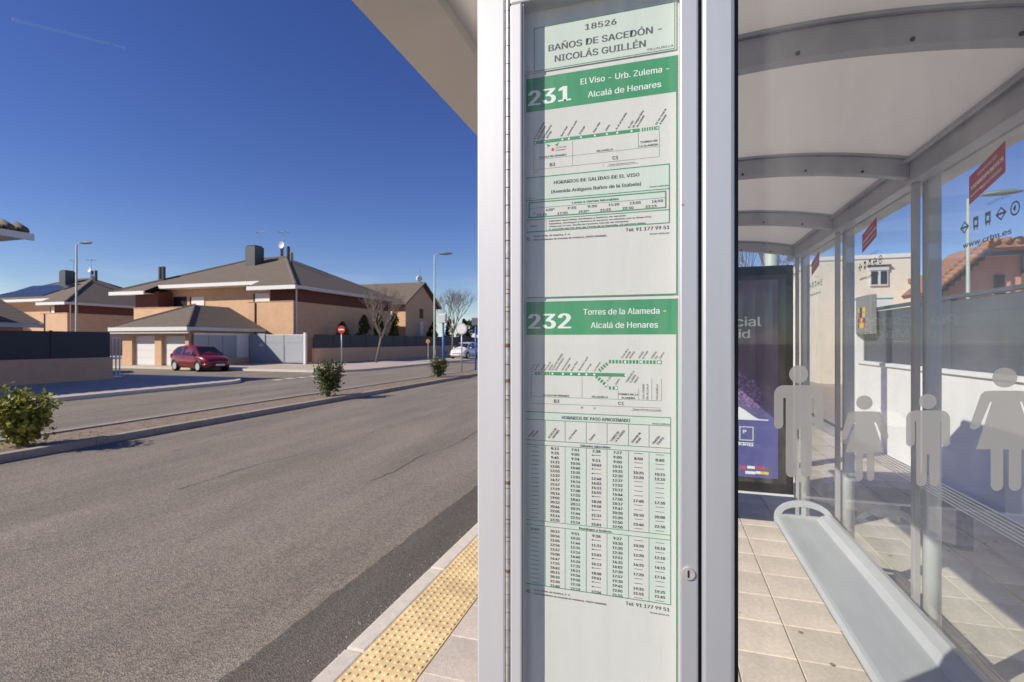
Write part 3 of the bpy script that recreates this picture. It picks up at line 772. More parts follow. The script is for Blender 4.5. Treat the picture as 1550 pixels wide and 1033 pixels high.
r1.text('ink', 'Tiempo estimado de recorrido', Q(840, 590)[0], zc - .0065, .0028, .048, .004); r1.rect('ink', Q(830, 600)[0], Q(1110, 570)[0], zc - .0085, zc - .008, 2)
r1.text('ink', '5', Q(790, 600)[0], zc - .0075, .004); r1.text('ink', '40 min.', x0, zc - .006, .0036)
# departures box
bx0, bx1, bz1, bz0 = -.2625, .0045, 1.9665, 1.8600
r1.rect('tint', bx0, bx1, 1.921, bz1, 1); r1.frame('green', bx0, bx1, bz0, bz1, .0018, 3); r1.rect('green', bx0, bx1, 1.921, 1.9225, 3)
r1.text('ink', 'HORARIOS DE SALIDAS DE EL VISO', -.1275, 1.9490, .0088, .158, .014, 'C')
r1.text('ink', '(Avenida Antiguos Baños de la Isabela)', -.1285, 1.9320, .0088, .166, .014, 'C')
r1.text('ink', '(Horario modificado)', .0025, 1.9265, .0036, .033, .006, 'R')
r1.text('ink', '08526', bx0 + .004, 1.9245, .0032, .014, .006)
r1.rect('tint', bx0 + .006, bx1 - .006, 1.9065, 1.917, 1); r1.frame('green', bx0 + .006, bx1 - .006, 1.8875, 1.9185, .0022, 3); r1.rect('green', bx0 + .006, bx1 - .006, 1.9060, 1.9067, 3)
r1.text('ink', 'Lunes a viernes laborables', -.1285, 1.9090, .0060, .086, .014, 'C')
r1.text('ink', 'A', -.2465, 1.8945, .006, None, .01)
tt1 = ['6:00*', '7:35', '9:30', '11:20', '13:05', '14:50']; tt2 = ['15:35', '17:20', '19:25*', '21:25', '22:30', '23:15']
for i in range(6):
    r1.text('ink', tt1[i], -.222 + .0385 * i + (.003 if i else 0), 1.8990, .0064, .0190 if i > 2 else .0168, .016)
    r1.text('ink', tt2[i], -.240 + .0405 * i, 1.8905, .0064, .0190, .016)
r1.rect('green', bx0, bx1, 1.8835, 1.8850, 3); r1.rect('green', -.2225, -.2215, bz0, 1.8835, 3)
r1.text('ink', 'Notas:', -.2525, 1.870, .0052, None, .006)
for i, t_ in enumerate(['Sábados laborables, domingos y festivos sin servicio.', 'Sábados, domingos y festivos el servicio se efectúa con la línea 232.', '*Pasa por la est. Alcalá de Henares (Alcalá de Henares).', 'A: procede del Pol. Ind. de Torres de la Alameda, 10 minutos antes.']):
    r1.text('ink', t_, -.2165, 1.8782 - i * .0053, .0036, [.145, .19, .15, .18][i], .014)
def footer(s, z):
    s.text('inkgrey', 'AL.', -.2625, z - .0055, .0095, .0125, .008)
    s.text('ink', 'ALSA, Avda. de América, 9-A.', -.2465, z + .0005, .0044, .072, .012); s.text('ink', '(Intercambiador de Avenida de América), 28002 MADRID.', -.2465, z - .0065, .0044, .140, .012)
    s.text('ink', 'Tel: 91 177 99 51', .0035, z, .0086, .076, .013, 'R'); s.text('ink', 'www.alsa.es', .0035, z - .0085, .0046, .034, .002, 'R')
footer(r1, 1.8500)
r1.done()

r2 = route_sheet('route_timetable', 'lower route timetable sheet with green 232 header band and dense columns of times', .66, 1.7275, '232', 'Torres de la Alameda -', 'Alcalá de Henares', 1.7255, 1.6635, .148, .120)
def W(px, py): return S(780 + px * .18388, 510 + py * .18388)
zl = W(500, 308)[1]
gx = [W(p, 308)[0] for p in (130, 300, 905)]
r2.rect('green', gx[1], gx[2], zl - .0032, zl + .0032)
for px in (130, 160, 185, 215, 240, 262, 285): x = W(px, 308)[0]; r2.rect('green', x, x + .0045, zl - .0032, zl + .0032)
zu, zd = W(1000, 208)[1], W(800, 422)[1]
for px in range(770, 1160, 28): x = W(px, 208)[0]; r2.rect('green', x, x + .0042, zu - .0032, zu + .0032)
r2.frame('green', W(1165, 208)[0], W(1205, 208)[0], zu - .0032, zu + .0032, .0012)
def dash(a, b, n):
    a, b = Vector(a), Vector(b); d = (b - a).normalized(); nn = Vector((-d.y, d.x)) * .0032
    for i in range(n):
        p = a + (b - a) * (i / n); q = a + (b - a) * ((i + .62) / n)
        r2.poly('green', [p - nn, q - nn, q + nn, p + nn], 2)
dash(W(690, 280), W(765, 215), 4); dash(W(665, 325), W(765, 415), 5)
for px in (770, 800, 825): x = W(px, 422)[0]; r2.rect('green', x, x + .004, zd - .0032, zd + .0032)
for px, z in ((140, zl), (228, zl), (306, zl), (392, zl), (460, zl), (525, zl), (585, zl), (650, zl), (908, zl), (905, zu), (1035, zu), (1185, zu), (750, W(750, 398)[1]), (832, zd)):
    x = W(px, 308)[0]; r2.poly('inkw', [(x + .0021 * math.cos(i * .785), z + .0021 * math.sin(i * .785)) for i in range(8)], 3)
for px, txts, z in ((135, ['Ctra. de', 'Daganzo'], zl), (220, ['Hospital', 'Príncipe de', 'Asturias'], zl), (305, ['ALCALÁ DE HENARES', '(Intercambiador)'], zl), (388, ['Vía Complutense -', 'Brihuega'], zl), (465, ['Barrio Fiscal'], zl), (527, ['Cementerio Jardín'], zl), (588, ['El Gurugú'], zl), (655, ['Los Hueros'], zl), (880, ['Torres de la', 'Alameda', '(Almaral)'], zu), (1020, ['Valverde', 'de Alcalá'], zu), (1125, ['Villalbilla', 'Pza.', '(Centro)'], zu), (765, ['El Viso'], zd + .006), (830, ['Zulema'], zd), (918, ['TORRES DE LA', 'ALAMEDA', '(Mayor)'], zl - .020)):
    for j, t_ in enumerate(txts): diag(r2, t_, W(px, 308)[0] + j * .0072, z + .0055, .0043, None, .006)
zv, zw = W(500, 505)[1], W(500, 562)[1]
xA, xB_, xC, xD, xE, xF = [W(p, 500)[0] for p in (130, 548, 845, 1015, 1122, 1202)]
r2.rect('green', xA, xF, zv, zv + .0006, 2); r2.rect('inkgrey', xA, xF, zw, zw + .0006, 2)
for x, zt in ((xA, zl - .005), (xB_, zl - .005), (xC, zd - .005), (xD, zd), (xE, zl - .005), (xF, zl - .005)):
    r2.rect('inkgrey' if x in (xA, xC) else 'green', x, x + .0007, zv + .0008, zt, 2)
r2.text('ink', 'ALCALÁ DE HENARES', (xA + xB_) / 2, zv + .002, .0046, .050, .014, 'C'); r2.text('ink', 'VILLALBILLA', (xB_ + xC) / 2, zv + .002, .0046, .030, .014, 'C')
r2.text('ink', 'TORRES DE LA', (xC + xD) / 2, zv + .0085, .0046, .035, .014, 'C'); r2.text('ink', 'ALAMEDA', (xC + xD) / 2, zv + .002, .0046, .024, .014, 'C')
for x, t_ in ((xD + .010, 'VALVERDE'), (xD + .017, 'DE ALCALÁ'), (xE + .011, 'VILLALBILLA')): r2.text('ink', t_, x, zv + .002, .0046, .028, .006, 'L', R(90))
r2.text('ink', 'B3', W(340, 530)[0], zv - .010, .0085, .010, .01, 'C'); r2.text('ink', 'C1', W(870, 545)[0], zv - .010, .0085, .010, .01, 'C')
r2.text('ink', '20', W(548, 580)[0], zw - .006, .0044, None, .004, 'C'); r2.text('ink', '12', W(652, 580)[0], zw - .006, .0044, None, .004, 'C')
r2.text('ink', 'Tiempo estimado de recorrido', xF, zw - .0045, .0030, .050, .004, 'R'); r2.rect('ink', xF - .053, xF, zw - .0062, zw - .0057, 2)
# big table
bx0, bx1 = -.2635, .0065
zt0, zt1 = 1.1795, 1.5140
cols = [S(p, 760)[0] for p in (825, 855, 887, 918.5, 951, 982)]
r2.rect('tint', bx0, bx1, 1.4990, zt1, 1)
for i, (a, b) in enumerate(zip([bx0] + cols, cols + [bx1])):
    if i % 2 == 0: r2.rect('tint', a, b, zt0, 1.4494, 1)
zs1, zs0, zd1, zd0 = 1.4582, 1.4494, 1.3035, 1.2945
r2.frame('green', bx0, bx1, zt0, zt1, .0014, 3)
for z in (1.4980, zs1, zs0, zd1, zd0): r2.rect('green', bx0, bx1, z, z + .0011, 3)
for x in cols:
    r2.rect('green', x, x + .0009, zs1 + .0011, 1.4980, 3); r2.rect('green', x, x + .0009, zd1 + .0011, zs0, 3); r2.rect('green', x, x + .0009, zt0, zd0, 3)
r2.text('ink', 'HORARIOS DE PASO APROXIMADO', -.128, 1.5020, .0086, .126, .014, 'C'); r2.text('ink', '(Horario modificado)', bx1 - .002, 1.5003, .0036, .030, .006, 'R')
r2.text('ink', 'Sábados laborables', -.128, 1.4518, .0056, .056, .016, 'C'); r2.text('ink', 'Domingos y festivos', -.128, 1.2965, .0056, .060, .016, 'C')
ctr = [(a + b) / 2 for a, b in zip([bx0] + cols, cols + [bx1])]
for x, ts in zip(ctr, (['Hospital', 'Príncipe'], ['ALCALÁ DE', 'HENARES'], ['Los Hueros'], ['Zulema'], ['TORRES DE', 'LA ALAMEDA'], ['Valverde de', 'Alcalá'], ['Villalbilla', '(Centro)'])):
    for j, t_ in enumerate(ts): r2.text('ink', t_, x - .011 + j * .008, 1.4635, .0058, None, .016, 'L', R(52), .8)
D, A_ = '-', '<'
sab = [[D] * 17,
 '8:13 9:25 9:45 11:15 12:05 12:55 13:22 14:37 15:57 17:29 18:16 19:02 20:32 20:46 22:05 23:16 23:35'.split(),
 '7:51 9:05 9:24 10:55 10:40 12:35 13:01 14:16 15:36 17:08 17:55 18:41 20:11 20:25 21:44 22:55 23:14'.split(),
 '7:38 < 9:11 10:42 < < 12:48 14:03 15:23 16:55 < 18:28 19:58 < 21:31 < 23:01'.split(),
 '7:27 9:00 9:00 10:31 10:35 12:30 12:37 13:52 15:12 16:44 17:50 18:17 19:47 20:20 21:20 22:50 22:50'.split(),
 '- 8:50 - - 10:25 12:20 - - - - 17:40 - - 20:10 - 22:40 -'.split(),
 '- 8:40 - - 10:15 12:10 - - - - 17:30 - - 20:00 - 22:30 -'.split()]
dom = [['10:07'] + [D] * 12,
 '10:12 10:56 12:05 12:56 13:37 15:00 16:47 17:55 18:42 20:15 20:10 22:30 22:40'.split(),
 '9:51 10:35 11:44 12:35 13:16 14:40 16:26 17:35 18:21 19:54 19:50 22:10 22:19'.split(),
 '9:38 < 11:31 < 13:03 < 16:13 < 18:08 19:41 < < 22:06'.split(),
 '9:27 10:30 11:20 12:30 12:52 14:35 16:02 17:30 17:57 19:30 19:45 22:05 21:55'.split(),
 '- 10:20 - 12:20 - 14:25 - 17:20 - - 19:35 21:55 -'.split(),
 '- 10:10 - 12:10 - 14:15 - 17:10 - - 19:25 21:45 -'.split()]
for tab, ztop, step in ((sab, 1.4458, .00852), (dom, 1.2880, .00868)):
    for i, colm in enumerate(tab):
        for j, t_ in enumerate(colm):
            z = ztop - j * step - .0025
            if t_ == '-': r2.rect('ink', ctr[i] - .0075, ctr[i] + .0075, z + .0022, z + .0030, 4)
            elif t_ == '<':
                r2.rect('ink', ctr[i] - .0065, ctr[i] + .0085, z + .0022, z + .0030, 4); r2.poly('ink', [(ctr[i] - .0095, z + .0026), (ctr[i] - .0060, z + .0010), (ctr[i] - .0060, z + .0042)], 5)
            else: r2.text('ink', t_, ctr[i], z - .0007, .0068, .0176 if len(t_) == 5 else .0147, .022, 'C')
footer(r2, 1.168)
r2.done()

# ------------------------------------------------------------------ advertising panel at the far end
ad = thing('advertising_panel', 'tall black advertising panel with purple poster at the shelter far end', 'advertising panel', (.3, 4.85, 0))
AY = 4.75
part('casing', B(-.42, 1.025, AY + .012, AY + .17, .33, 2.30), 'blackgloss', ad, bevel=.012)
part('frame_trim', B(-.42, 1.025, AY + .004, AY + .0115, .325, .342), 'shelter_lt', ad)
for x in (-.1, .28): part('leg', B(x - .04, x + .04, AY + .06, AY + .13, 0, .33), 'black', ad)
pz0, pz1, px0, px1 = .468, 2.178, -.27, .905
pcx, pcz = (px0 + px1) / 2, (pz0 + pz1) / 2
pm = MB().quad((px0 - pcx, 0, pz0 - pcz), (px1 - pcx, 0, pz0 - pcz), (px1 - pcx, 0, pz1 - pcz), (px0 - pcx, 0, pz1 - pcz)).mesh('poster', 'poster')
po = inst('poster', pm, ad, (pcx, AY + .008, pcz)); po['label'] = 'purple and blue event poster'
OFF[po] = Vector((pcx, AY + .008, pcz))
def AP(px, py): q = on_y(px, py, AY); return q.x, q.z
p = Print(); ay = AY + .0068
x_, z_ = AP(1125, 494)
xr_, zr_ = AP(1152, 492)
p.text('Plan Especial', face_minus_y(xr_, ay, z_), .115, .78, .01, 'R'); x2, z2 = AP(1135, 512); p.text('de Madrid', face_minus_y(x2, ay, z2 + .0), .105, .56, .01, 'R')
xq, zq = AP(1131, 662); 
p.text('P', face_minus_y(xq - .03, ay, zq + .03), .045, None, .03)
p.text('parking', face_minus_y(xq + .045, ay, zq - .075), .028, .20, .02, 'R'); p.flush()
for (a, b, z) in ((-.1, .5, .80), (0, .5, .765)): pass
fr = p.mb
def pquad(x0, x1, z0, z1): fr.quad((x0, ay, z0), (x1, ay, z0), (x1, ay, z1), (x0, ay, z1))
fx0, fx1, fz0, fz1 = xq - .06, xq + .05, zq - .03, zq + .09
for a in ((fx0, fx1, fz0, fz0 + .006), (fx0, fx1, fz1 - .006, fz1), (fx0, fx0 + .006, fz0 + .006, fz1 - .006), (fx1 - .006, fx1, fz0 + .006, fz1 - .006)): pquad(*a)
pquad(xq - .18, xq + .05, zq - .055, zq - .048)
part('lettering', fr, 'inkw', po)
md = MB(); zt = AP(1130, 628)[1]; base = AP(1130, 634)[1]
pts = [(-.265, base)] + [(x, base + .17 * math.exp(-((x - .50) / .17) ** 2) + .006 * math.sin(x * 40)) for x in xs_(-.265, .83, 30)] + [(.83, base)]
md.poly([(x, AY + .0076, z - .012) for x, z in pts]); part('mound', md, 'mound', po)
tr_ = MB(); rp = random.Random(2)
for i in range(420):
    a = rp.uniform(0, math.pi); r = math.sqrt(rp.random())
    x = .56 + .26 * r * math.cos(a) * .9; z = base + .10 + .30 * r * math.sin(a) ; s = rp.uniform(.006, .02)
    t = rp.uniform(0, 6.28); tr_.poly([(x + s * math.cos(t + q * 2.1), ay - .0001 * (i % 9) + .0004, z + s * math.sin(t + q * 2.1)) for q in range(3)])
part('crystal_tree', tr_, 'violet', po)
for i, (px, py, wd, mt) in enumerate(((1125, 708, .05, 'logored'), (1137, 708, .06, 'inkw'), (1151, 709, .065, 'logored'), (1165, 710, .06, 'inkgrey'), (1136, 716, .08, 'inkw'), (1148, 716, .04, 'inkw'), (1158, 717, .06, 'posteryellow'))):
    x, z = AP(px, py); part('logo', MB().quad((x - wd / 2, ay, z - .012), (x + wd / 2, ay, z - .012), (x + wd / 2, ay, z + .012), (x - wd / 2, ay, z + .012)), mt, po)
part('poster_glass', B(px0 - .06, px1 + .06, AY, AY + .003, pz0 - .04, pz1 + .04), 'glass', ad)

# ------------------------------------------------------------------ things on the right, behind the shelter
WX = 3.05
gw = thing('garden_wall', 'white rendered garden wall topped by a slate grey board fence', 'wall', (WX, 4, 0))
part('wall', B(WX, WX + .2, -4, 9.7, 0, 1.28), 'wallwhite', gw)
part('coping', B(WX - .03, WX + .23, -4, 9.68, 1.281, 1.325), 'wallwhite', gw)
bl = 2.6
for yb in [9.68 - bl * i for i in range(5)]:
    part('fence_post', B(WX + .075, WX + .135, yb - .06, yb, 1.326, 2.13), 'fencedark', gw)
    for k in range(5):
        part('board', B(WX + .09, WX + .115, yb - bl + .004, yb - .062, 1.335 + k * .156, 1.335 + k * .156 + .1545), 'fencedark', gw)
part('top_rail', B(WX + .06, WX + .15, -4, 9.68, 2.135, 2.175), 'fencedark', gw)
pl = thing('gate_pillar', 'plain white rendered pillar at the end of the garden wall', 'pillar', (WX, 10, 0))
part('shaft', B(WX - .02, WX + .5, 9.72, 10.35, 0, 2.36), 'wallwhite', pl); part('cap', B(WX - .05, WX + .53, 9.70, 10.38, 2.361, 2.41), 'wallwhite', pl)
cb = thing('meter_cabinet', 'grey meter cabinet with coloured stickers on the white wall', 'cabinet', (WX - .1, 9.4, 1.3))
part('body', B(WX - .035, WX + .05, 9.06, 9.70, 1.76, 2.38), 'boxgrey', cb, bevel=.01)
part('door', B(WX - .043, WX - .0355, 9.10, 9.66, 1.79, 2.35), 'boxgrey', cb)
rc = random.Random(4)
for i in range(5):
    for j in range(4):
        y = 9.26 + i * .06; z = 1.86 + j * .085
        part('sticker', B(WX - .046, WX - .0435, y, y + .055, z, z + .075), rc.choice(['posteryellow', 'logored', 'ink', 'posteryellow', 'ink']), cb)
def ht(h): return h
hb = thing('cream_house', 'cream flat-roofed house with a small white window behind the pillar', 'house', (7, 24, 0))
part('wall', B(5.6, 8.6, 22, 30, 0, 4.75), 'cream', hb); part('parapet', B(5.55, 8.65, 21.95, 30.05, 4.751, 4.9), 'cream', hb)
wn = part('window', B(7.28, 7.86, 21.93, 21.998, 3.72, 4.30), 'shutter', hb)
part('shutter_box', B(7.26, 7.88, 21.9, 21.997, 4.301, 4.44), 'shutter', wn); part('lintel', B(7.2, 7.94, 21.86, 21.99, 4.45, 4.50), 'chim', wn)
for x in (7.32, 7.62): part('pane', B(x, x + .2, 21.915, 21.929, 3.78, 4.26), 'carglass', wn)
h2 = thing('cream_house', 'distant cream house with a dark ribbon window beyond the advertising panel', 'house', (10, 36, 0))
part('wall', B(7.6, 13, 35, 44, 0, 6.0), 'cream', h2); part('parapet', B(7.5, 13.1, 34.9, 44.1, 6.001, 6.25), 'cream', h2)
part('window', B(7.9, 9.6, 34.93, 34.998, 4.5, 5.2), 'carglass', h2); part('sill', B(7.85, 9.65, 34.86, 34.997, 4.38, 4.49), 'cream', h2)
hs = thing('salmon_house', 'salmon rendered house with terracotta roof and exposed rafter ends', 'house', (9, 18, 0))
part('wall', MB().prism([(6.95, 0), (12.5, 0), (12.5, 3.85), (7.75, 3.85), (6.95, 3.05)], lambda p_, t: (p_[0], t, p_[1]), 16, 17.6), 'salmon', hs)
part('wall', B(8.6, 12.5, 17.601, 23, 0, 3.8), 'salmon', hs); part('rear_roof', B(8.5, 12.9, 17.3, 23.3, 3.801, 3.95), 'terracotta', hs)
rf = part('roof', MB().prism([(6.55, 2.86), (7.68, 3.96), (12.9, 4.02), (12.9, 4.14), (7.63, 4.10), (6.48, 2.95)], lambda p_, t: (p_[0], t, p_[1]), 15.35, 17.2), 'terracotta', hs)
for i in range(9):
    q = i / 8; x = 6.64 + 1.0 * q; z = 2.83 + .98 * q
    part('rafter_end', MB().box(x - .03, x + .07, 15.42, 15.998, z - .02, z + .09), 'wood', rf)
for i in range(12):
    q = i / 11; x = 6.55 + 1.1 * q; z = 2.98 + 1.08 * q
    part('roof_tile', MB().tube([(x, 15.30, z), (x, 15.75, z + .02)], [.075, .06], 8), 'terracotta', rf, True)
for i in range(22):
    x = 7.75 + .235 * i; part('roof_tile', MB().tube([(x, 15.30, 4.13), (x, 15.75, 4.15)], [.085, .07], 8), 'terracotta', rf, True)
part('window', B(8.05, 8.25, 15.95, 15.998, 2.3, 3.35), 'dark', hs); part('window', B(9.55, 10.2, 15.95, 15.998, 2.5, 3.55), 'dark', hs)
part('downpipe', MB().tube([(8.62, 15.95, 0), (8.62, 15.95, 3.95)], .035, 8), 'wood', hs, True)
fw = thing('low_wall', 'low white wall with dark fence across the end of the pavement', 'wall', (8, 30, 0))
part('wall', B(6.8, 14, 30, 30.2, 0, 1.1), 'wallwhite', fw)
for k in range(6): part('panel', B(6.82 + k * 1.2, 6.82 + k * 1.2 + 1.17, 30.06, 30.12, 1.102, 2.5), 'fencedark', fw)
bp = thing('bus_stop_pole', 'blue pole with blue flag sign beyond the advertising panel', 'sign', (6.9, 29.2, 0))
part('pole', MB().tube([(6.9, 29.2, 0), (6.9, 29.2, 3.0)], .06, 10), 'blue', bp, True); part('flag', B(6.97, 7.65, 29.17, 29.23, 2.62, 3.0), 'blue', bp, bevel=.02)

def lamp_parts(root, hgt, arm):
    part('pole', MB().tube([(0, 0, 0), (0, 0, 1.2), (0, 0, hgt)], [.10, .085, .055], 12), 'lampgreen', root, True)
    part('door', B(.06, .1, -.05, .05, .5, .9), 'lampgreen', root)
    part('arm', MB().tube([(0, 0, hgt - .05), (.15, 0, hgt + .05), (.45, 0, hgt + .08)], .035, 8), 'lampgreen', root, True)
    pf = [(0, 0), (.12, .07), (.4, .11), (.75, .09), (1.0, .02), (.95, -.03), (.5, -.07), (.1, -.04)]
    rows = []
    for i, (x, wd, zt_, zb_) in enumerate(((.40, .05, .12, .04), (.65, .17, .19, .0), (1.05, .20, .20, -.04), (1.42, .16, .15, -.03), (1.70, .05, .06, .02))):
        rows.append([(x, wd * math.cos(t), hgt + (zt_ + zb_) / 2 + (zt_ - zb_) / 2 * math.sin(t)) for t in [k * math.pi / 6 for k in range(12)]])
    hd = MB().grid(rows, True); hd.poly(rows[0][::-1]); hd.poly(rows[-1])
    part('lamp_head', hd, 'lamphead', root, True)
for loc, rot, lab, sc_ in (((-43, 26.5, 0), 0., 'green street lamp rising behind the left garden fence', 1.), ((-19, 38.8, 0), 0., 'green street lamp beside the far gabled house', 1.), ((6.85, 14.6, 0), R(-20), 'pale street lamp in front of the salmon house', .56), ((1.28, 7.1, 0), R(200), 'thick pale green lamp post behind the advertising panel', 1.05)):
    l = thing('street_lamp', lab, 'street lamp', (0, 0, 0), 'street lamps'); lamp_parts(l, 9.0, 1); l.location = loc; l.rotation_euler = (0, 0, rot); l.scale = (sc_,) * 3

# ------------------------------------------------------------------ houses across the road
def eave_strip(mb, a, b, dy=0):
    mb.box(a[0], b[0], a[1], b[1], a[2], b[2]); return mb
def make_house(label):
    h = thing('house', label, 'house', (-27, 31, 0))
    YF, XL, XR, YR = 31.5, -44.0, -27.3, 45.6
    # ground floor and terrace parapets
    part('wall', B(-31.6, XR, YF, YR, 0, 4.7), 'brick', h, label='tan brick right wing'); part('wall', B(XL, -37.6, YF, YR, 0, 4.45), 'brick', h)
    part('wall', B(-37.59, -31.61, YF + 1.5, YR, 0, 6.1), 'brick', h); part('soffit', B(-41.8, -31.0, 32.09, 33.4, 6.11, 6.14), 'fascia', h)
    part('wall', B(-31.59, XR - .4, YF + 1.5, YR - .4, 4.701, 6.1), 'brick', h); part('wall', B(XL + .4, -37.61, YF + 1.5, YR - .4, 4.451, 6.1), 'brick', h)
    part('band', B(-29.6, XR + .01, YF + .15, YR - .01, 4.702, 5.85), 'brickband', h); part('band', B(XL - .01, -41.4, YF + .15, YR - .01, 4.452, 5.85), 'brickband', h)
    part('coping', B(-31.65, XR + .04, YF - .04, YF + .12, 4.7025, 4.75), 'brick', h); part('coping', B(XL - .04, -37.55, YF - .04, YF + .12, 4.4525, 4.50), 'brick', h)
    for x0, x1, z0, z1 in ((-39.2, -37.8, 4.5, 5.45), (-32.35, -30.9, 4.6, 5.55)):
        w_ = part('window', B(x0, x1, YF + 1.44, YF + 1.496, z0, z1), 'shutter', h); part('frame', B(x0 - .22, x0 - .01, YF + 1.45, YF + 1.495, z0, z1), 'dark', w_)
    part('terrace_door', B(-41.3, -39.8, YF + 1.46, YF + 1.495, 4.46, 5.5), 'dark', h)
    part('downpipe', MB().tube([(-30.9, YF - .05, 2.2), (-30.9, YF - .05, 4.65)], .05, 6), 'chim', h)
    part('downpipe', MB().tube([(XR + .07, YF + .25, 0), (XR + .07, YF + .25, 5.8)], .06, 8), 'fascia', h)
    # hip roof with stepped eaves
    ex0, ex1, ey0, ey1, ez, rzh = -45.8, -26.5, 30.8, 46.5, 5.86, 9.55
    ym = (ey0 + ey1) / 2; r = ym - ey0; sl = (rzh - ez) / r
    n0, n1, nd = -41.8, -31.0, 1.25
    a0, a1 = Vector((ex0 + r, ym, rzh)), Vector((ex1 - r, ym, rzh))
    LF, RF, LB, RB = (ex0, ey0, ez), (ex1, ey0, ez), (ex0, ey1, ez), (ex1, ey1, ez)
    nz_ = ez + sl * nd
    m = MB()
    top = [[LF, (n0, ey0, ez), (n0, ey0 + nd, nz_), (n1, ey0 + nd, nz_), (n1, ey0, ez), RF, a1, a0], [RF, RB, a1], [RB, LB, a0, a1], [LB, LF, a0]]
    for f_ in top: m.poly(f_); m.poly([(p[0], p[1], p[2] - .16) for p in f_[::-1]])
    rf = part('roof', m, 'rooft', h)
    fs = MB()
    fs.box(ex0 - .06, n0, ey0 - .1, ey0 + .02, ez - .30, ez - .01); fs.box(n1, ex1 + .06, ey0 - .1, ey0 + .02, ez - .30, ez - .01)
    fs.box(n0, n1 + .002, ey0 + nd - .1, ey0 + nd + .02, nz_ - .30, nz_ - .01)
    part('fascia', fs, 'fascia', rf)
    part('fascia', B(ex1 - .02, ex1 + .08, ey0 + .021, ey1, ez - .26, ez - .012), 'trim', rf); part('soffit', B(ex0 + .05, ex1 - .03, 33.1, ey1 - .05, ez - .2, ez - .17), 'trim', rf)
    sf = MB().box(ex0 + .05, n0, ey0 + .03, ey0 + nd + .029, ez - .2, ez - .17); sf.box(n1, ex1 - .03, ey0 + .03, ey0 + nd + .029, ez - .2, ez - .17); part('soffit', sf, 'trim', rf)
    part('hip_cap', MB().tube([RF, a1], .12, 6), 'rooft', rf); part('hip_cap', MB().tube([LF, a0], .12, 6), 'rooft', rf); part('ridge_cap', MB().tube([a0, a1], .12, 6), 'rooft', rf)
    part('chimney', B(-36.9, -35.8, 36.4, 37.5, 8.2, 10.3), 'chim', h); part('chimney_cap', B(-36.8, -35.9, 36.5, 37.4, 10.301, 10.42), 'dark', h)
    for x in (-35.0, -34.3): part('flue', MB().tube([(x, 38.9, 9.2), (x, 38.9, 10.6)], .16, 8), 'chim', h)
    for x in (-43.4, -43.0): part('flue', MB().tube([(x, 33.4, 6.0), (x, 33.4, 8.3)], .15, 8), 'chim', h)
    part('vent_pipe', MB().tube([(-33.0, 37.9, 8.9), (-32.6, 37.4, 9.75)], .14, 8), 'galv', h); 
    an = part('aerial_mast', MB().tube([(-34.5, 38.5, 9.4), (-34.5, 38.5, 12.0)], .025, 6), 'galv', h)
    part('aerial', MB().tube([(-35.1, 38.5, 11.9), (-33.9, 38.5, 11.9)], .03, 4).tube([(-34.9, 38.1, 11.9), (-34.9, 38.9, 11.9)], .02, 4).tube([(-34.2, 38.1, 11.9), (-34.2, 38.9, 11.9)], .02, 4), 'galv', an)
    ds = MB(); rows = []
    for k in range(4): rows.append([(-34.5 - .1 * k * k * .12, 38.35 - .05 + .028 * k * k, 10.6 + 0)] * 1)
    disc = []
    for rr, dd in ((.06, 0), (.2, .03), (.32, .08)):
        disc.append([(-34.5 + rr * math.cos(t), 38.3 - dd, 10.65 + rr * math.sin(t)) for t in [k * math.pi / 8 for k in range(16)]])
    ds.grid(disc, True); ds.poly(disc[0]); part('dish', ds, 'shutter', an)
    an2 = part('aerial_mast', MB().tube([(-36.3, 37.6, 10.3), (-36.3, 37.6, 11.9)], .025, 6), 'galv', h); part('aerial', MB().tube([(-36.8, 37.6, 11.8), (-35.8, 37.6, 11.8)], .03, 4).tube([(-36.6, 37.3, 11.8), (-36.6, 37.9, 11.8)], .02, 4), 'galv', an2)
    return h
H1 = make_house('tan brick house with dark hip roof behind the grey gate')
H2 = copy_tree(H1); H2.location = Vector(H1.location) + Vector((-35, 6.0, 0)); H2['label'] = 'tan brick house with solar panels on its roof behind the left lamp'
for i in range(8):
    for j in range(2):
        # panels lie on the front slope
        sl = 3.69 / 7.85; y0 = 31.5 + j * 1.95; x = -42.4 + i * 1.12 - (0 if j == 0 else -.3); z0 = 5.86 + sl * (y0 - 30.8) + .10; z1 = z0 + sl * 1.8
        if j == 0: y0 += 1.3; z0 += sl * 1.3; z1 += sl * 1.3
        else: y0 += 1.3; z0 += sl * 1.3; z1 += sl * 1.3
        m = MB(); m.poly([(x, y0, z0), (x + 1.04, y0, z0), (x + 1.04, y0 + 1.8, z1), (x, y0 + 1.8, z1)]); m.poly([(x, y0, z0 - .05), (x, y0 + 1.8, z1 - .05), (x + 1.04, y0 + 1.8, z1 - .05), (x + 1.04, y0, z0 - .05)]); m.quad((x, y0, z0 - .05), (x + 1.04, y0, z0 - .05), (x + 1.04, y0, z0), (x, y0, z0))
        part('solar_panel', m, 'solar', H2)

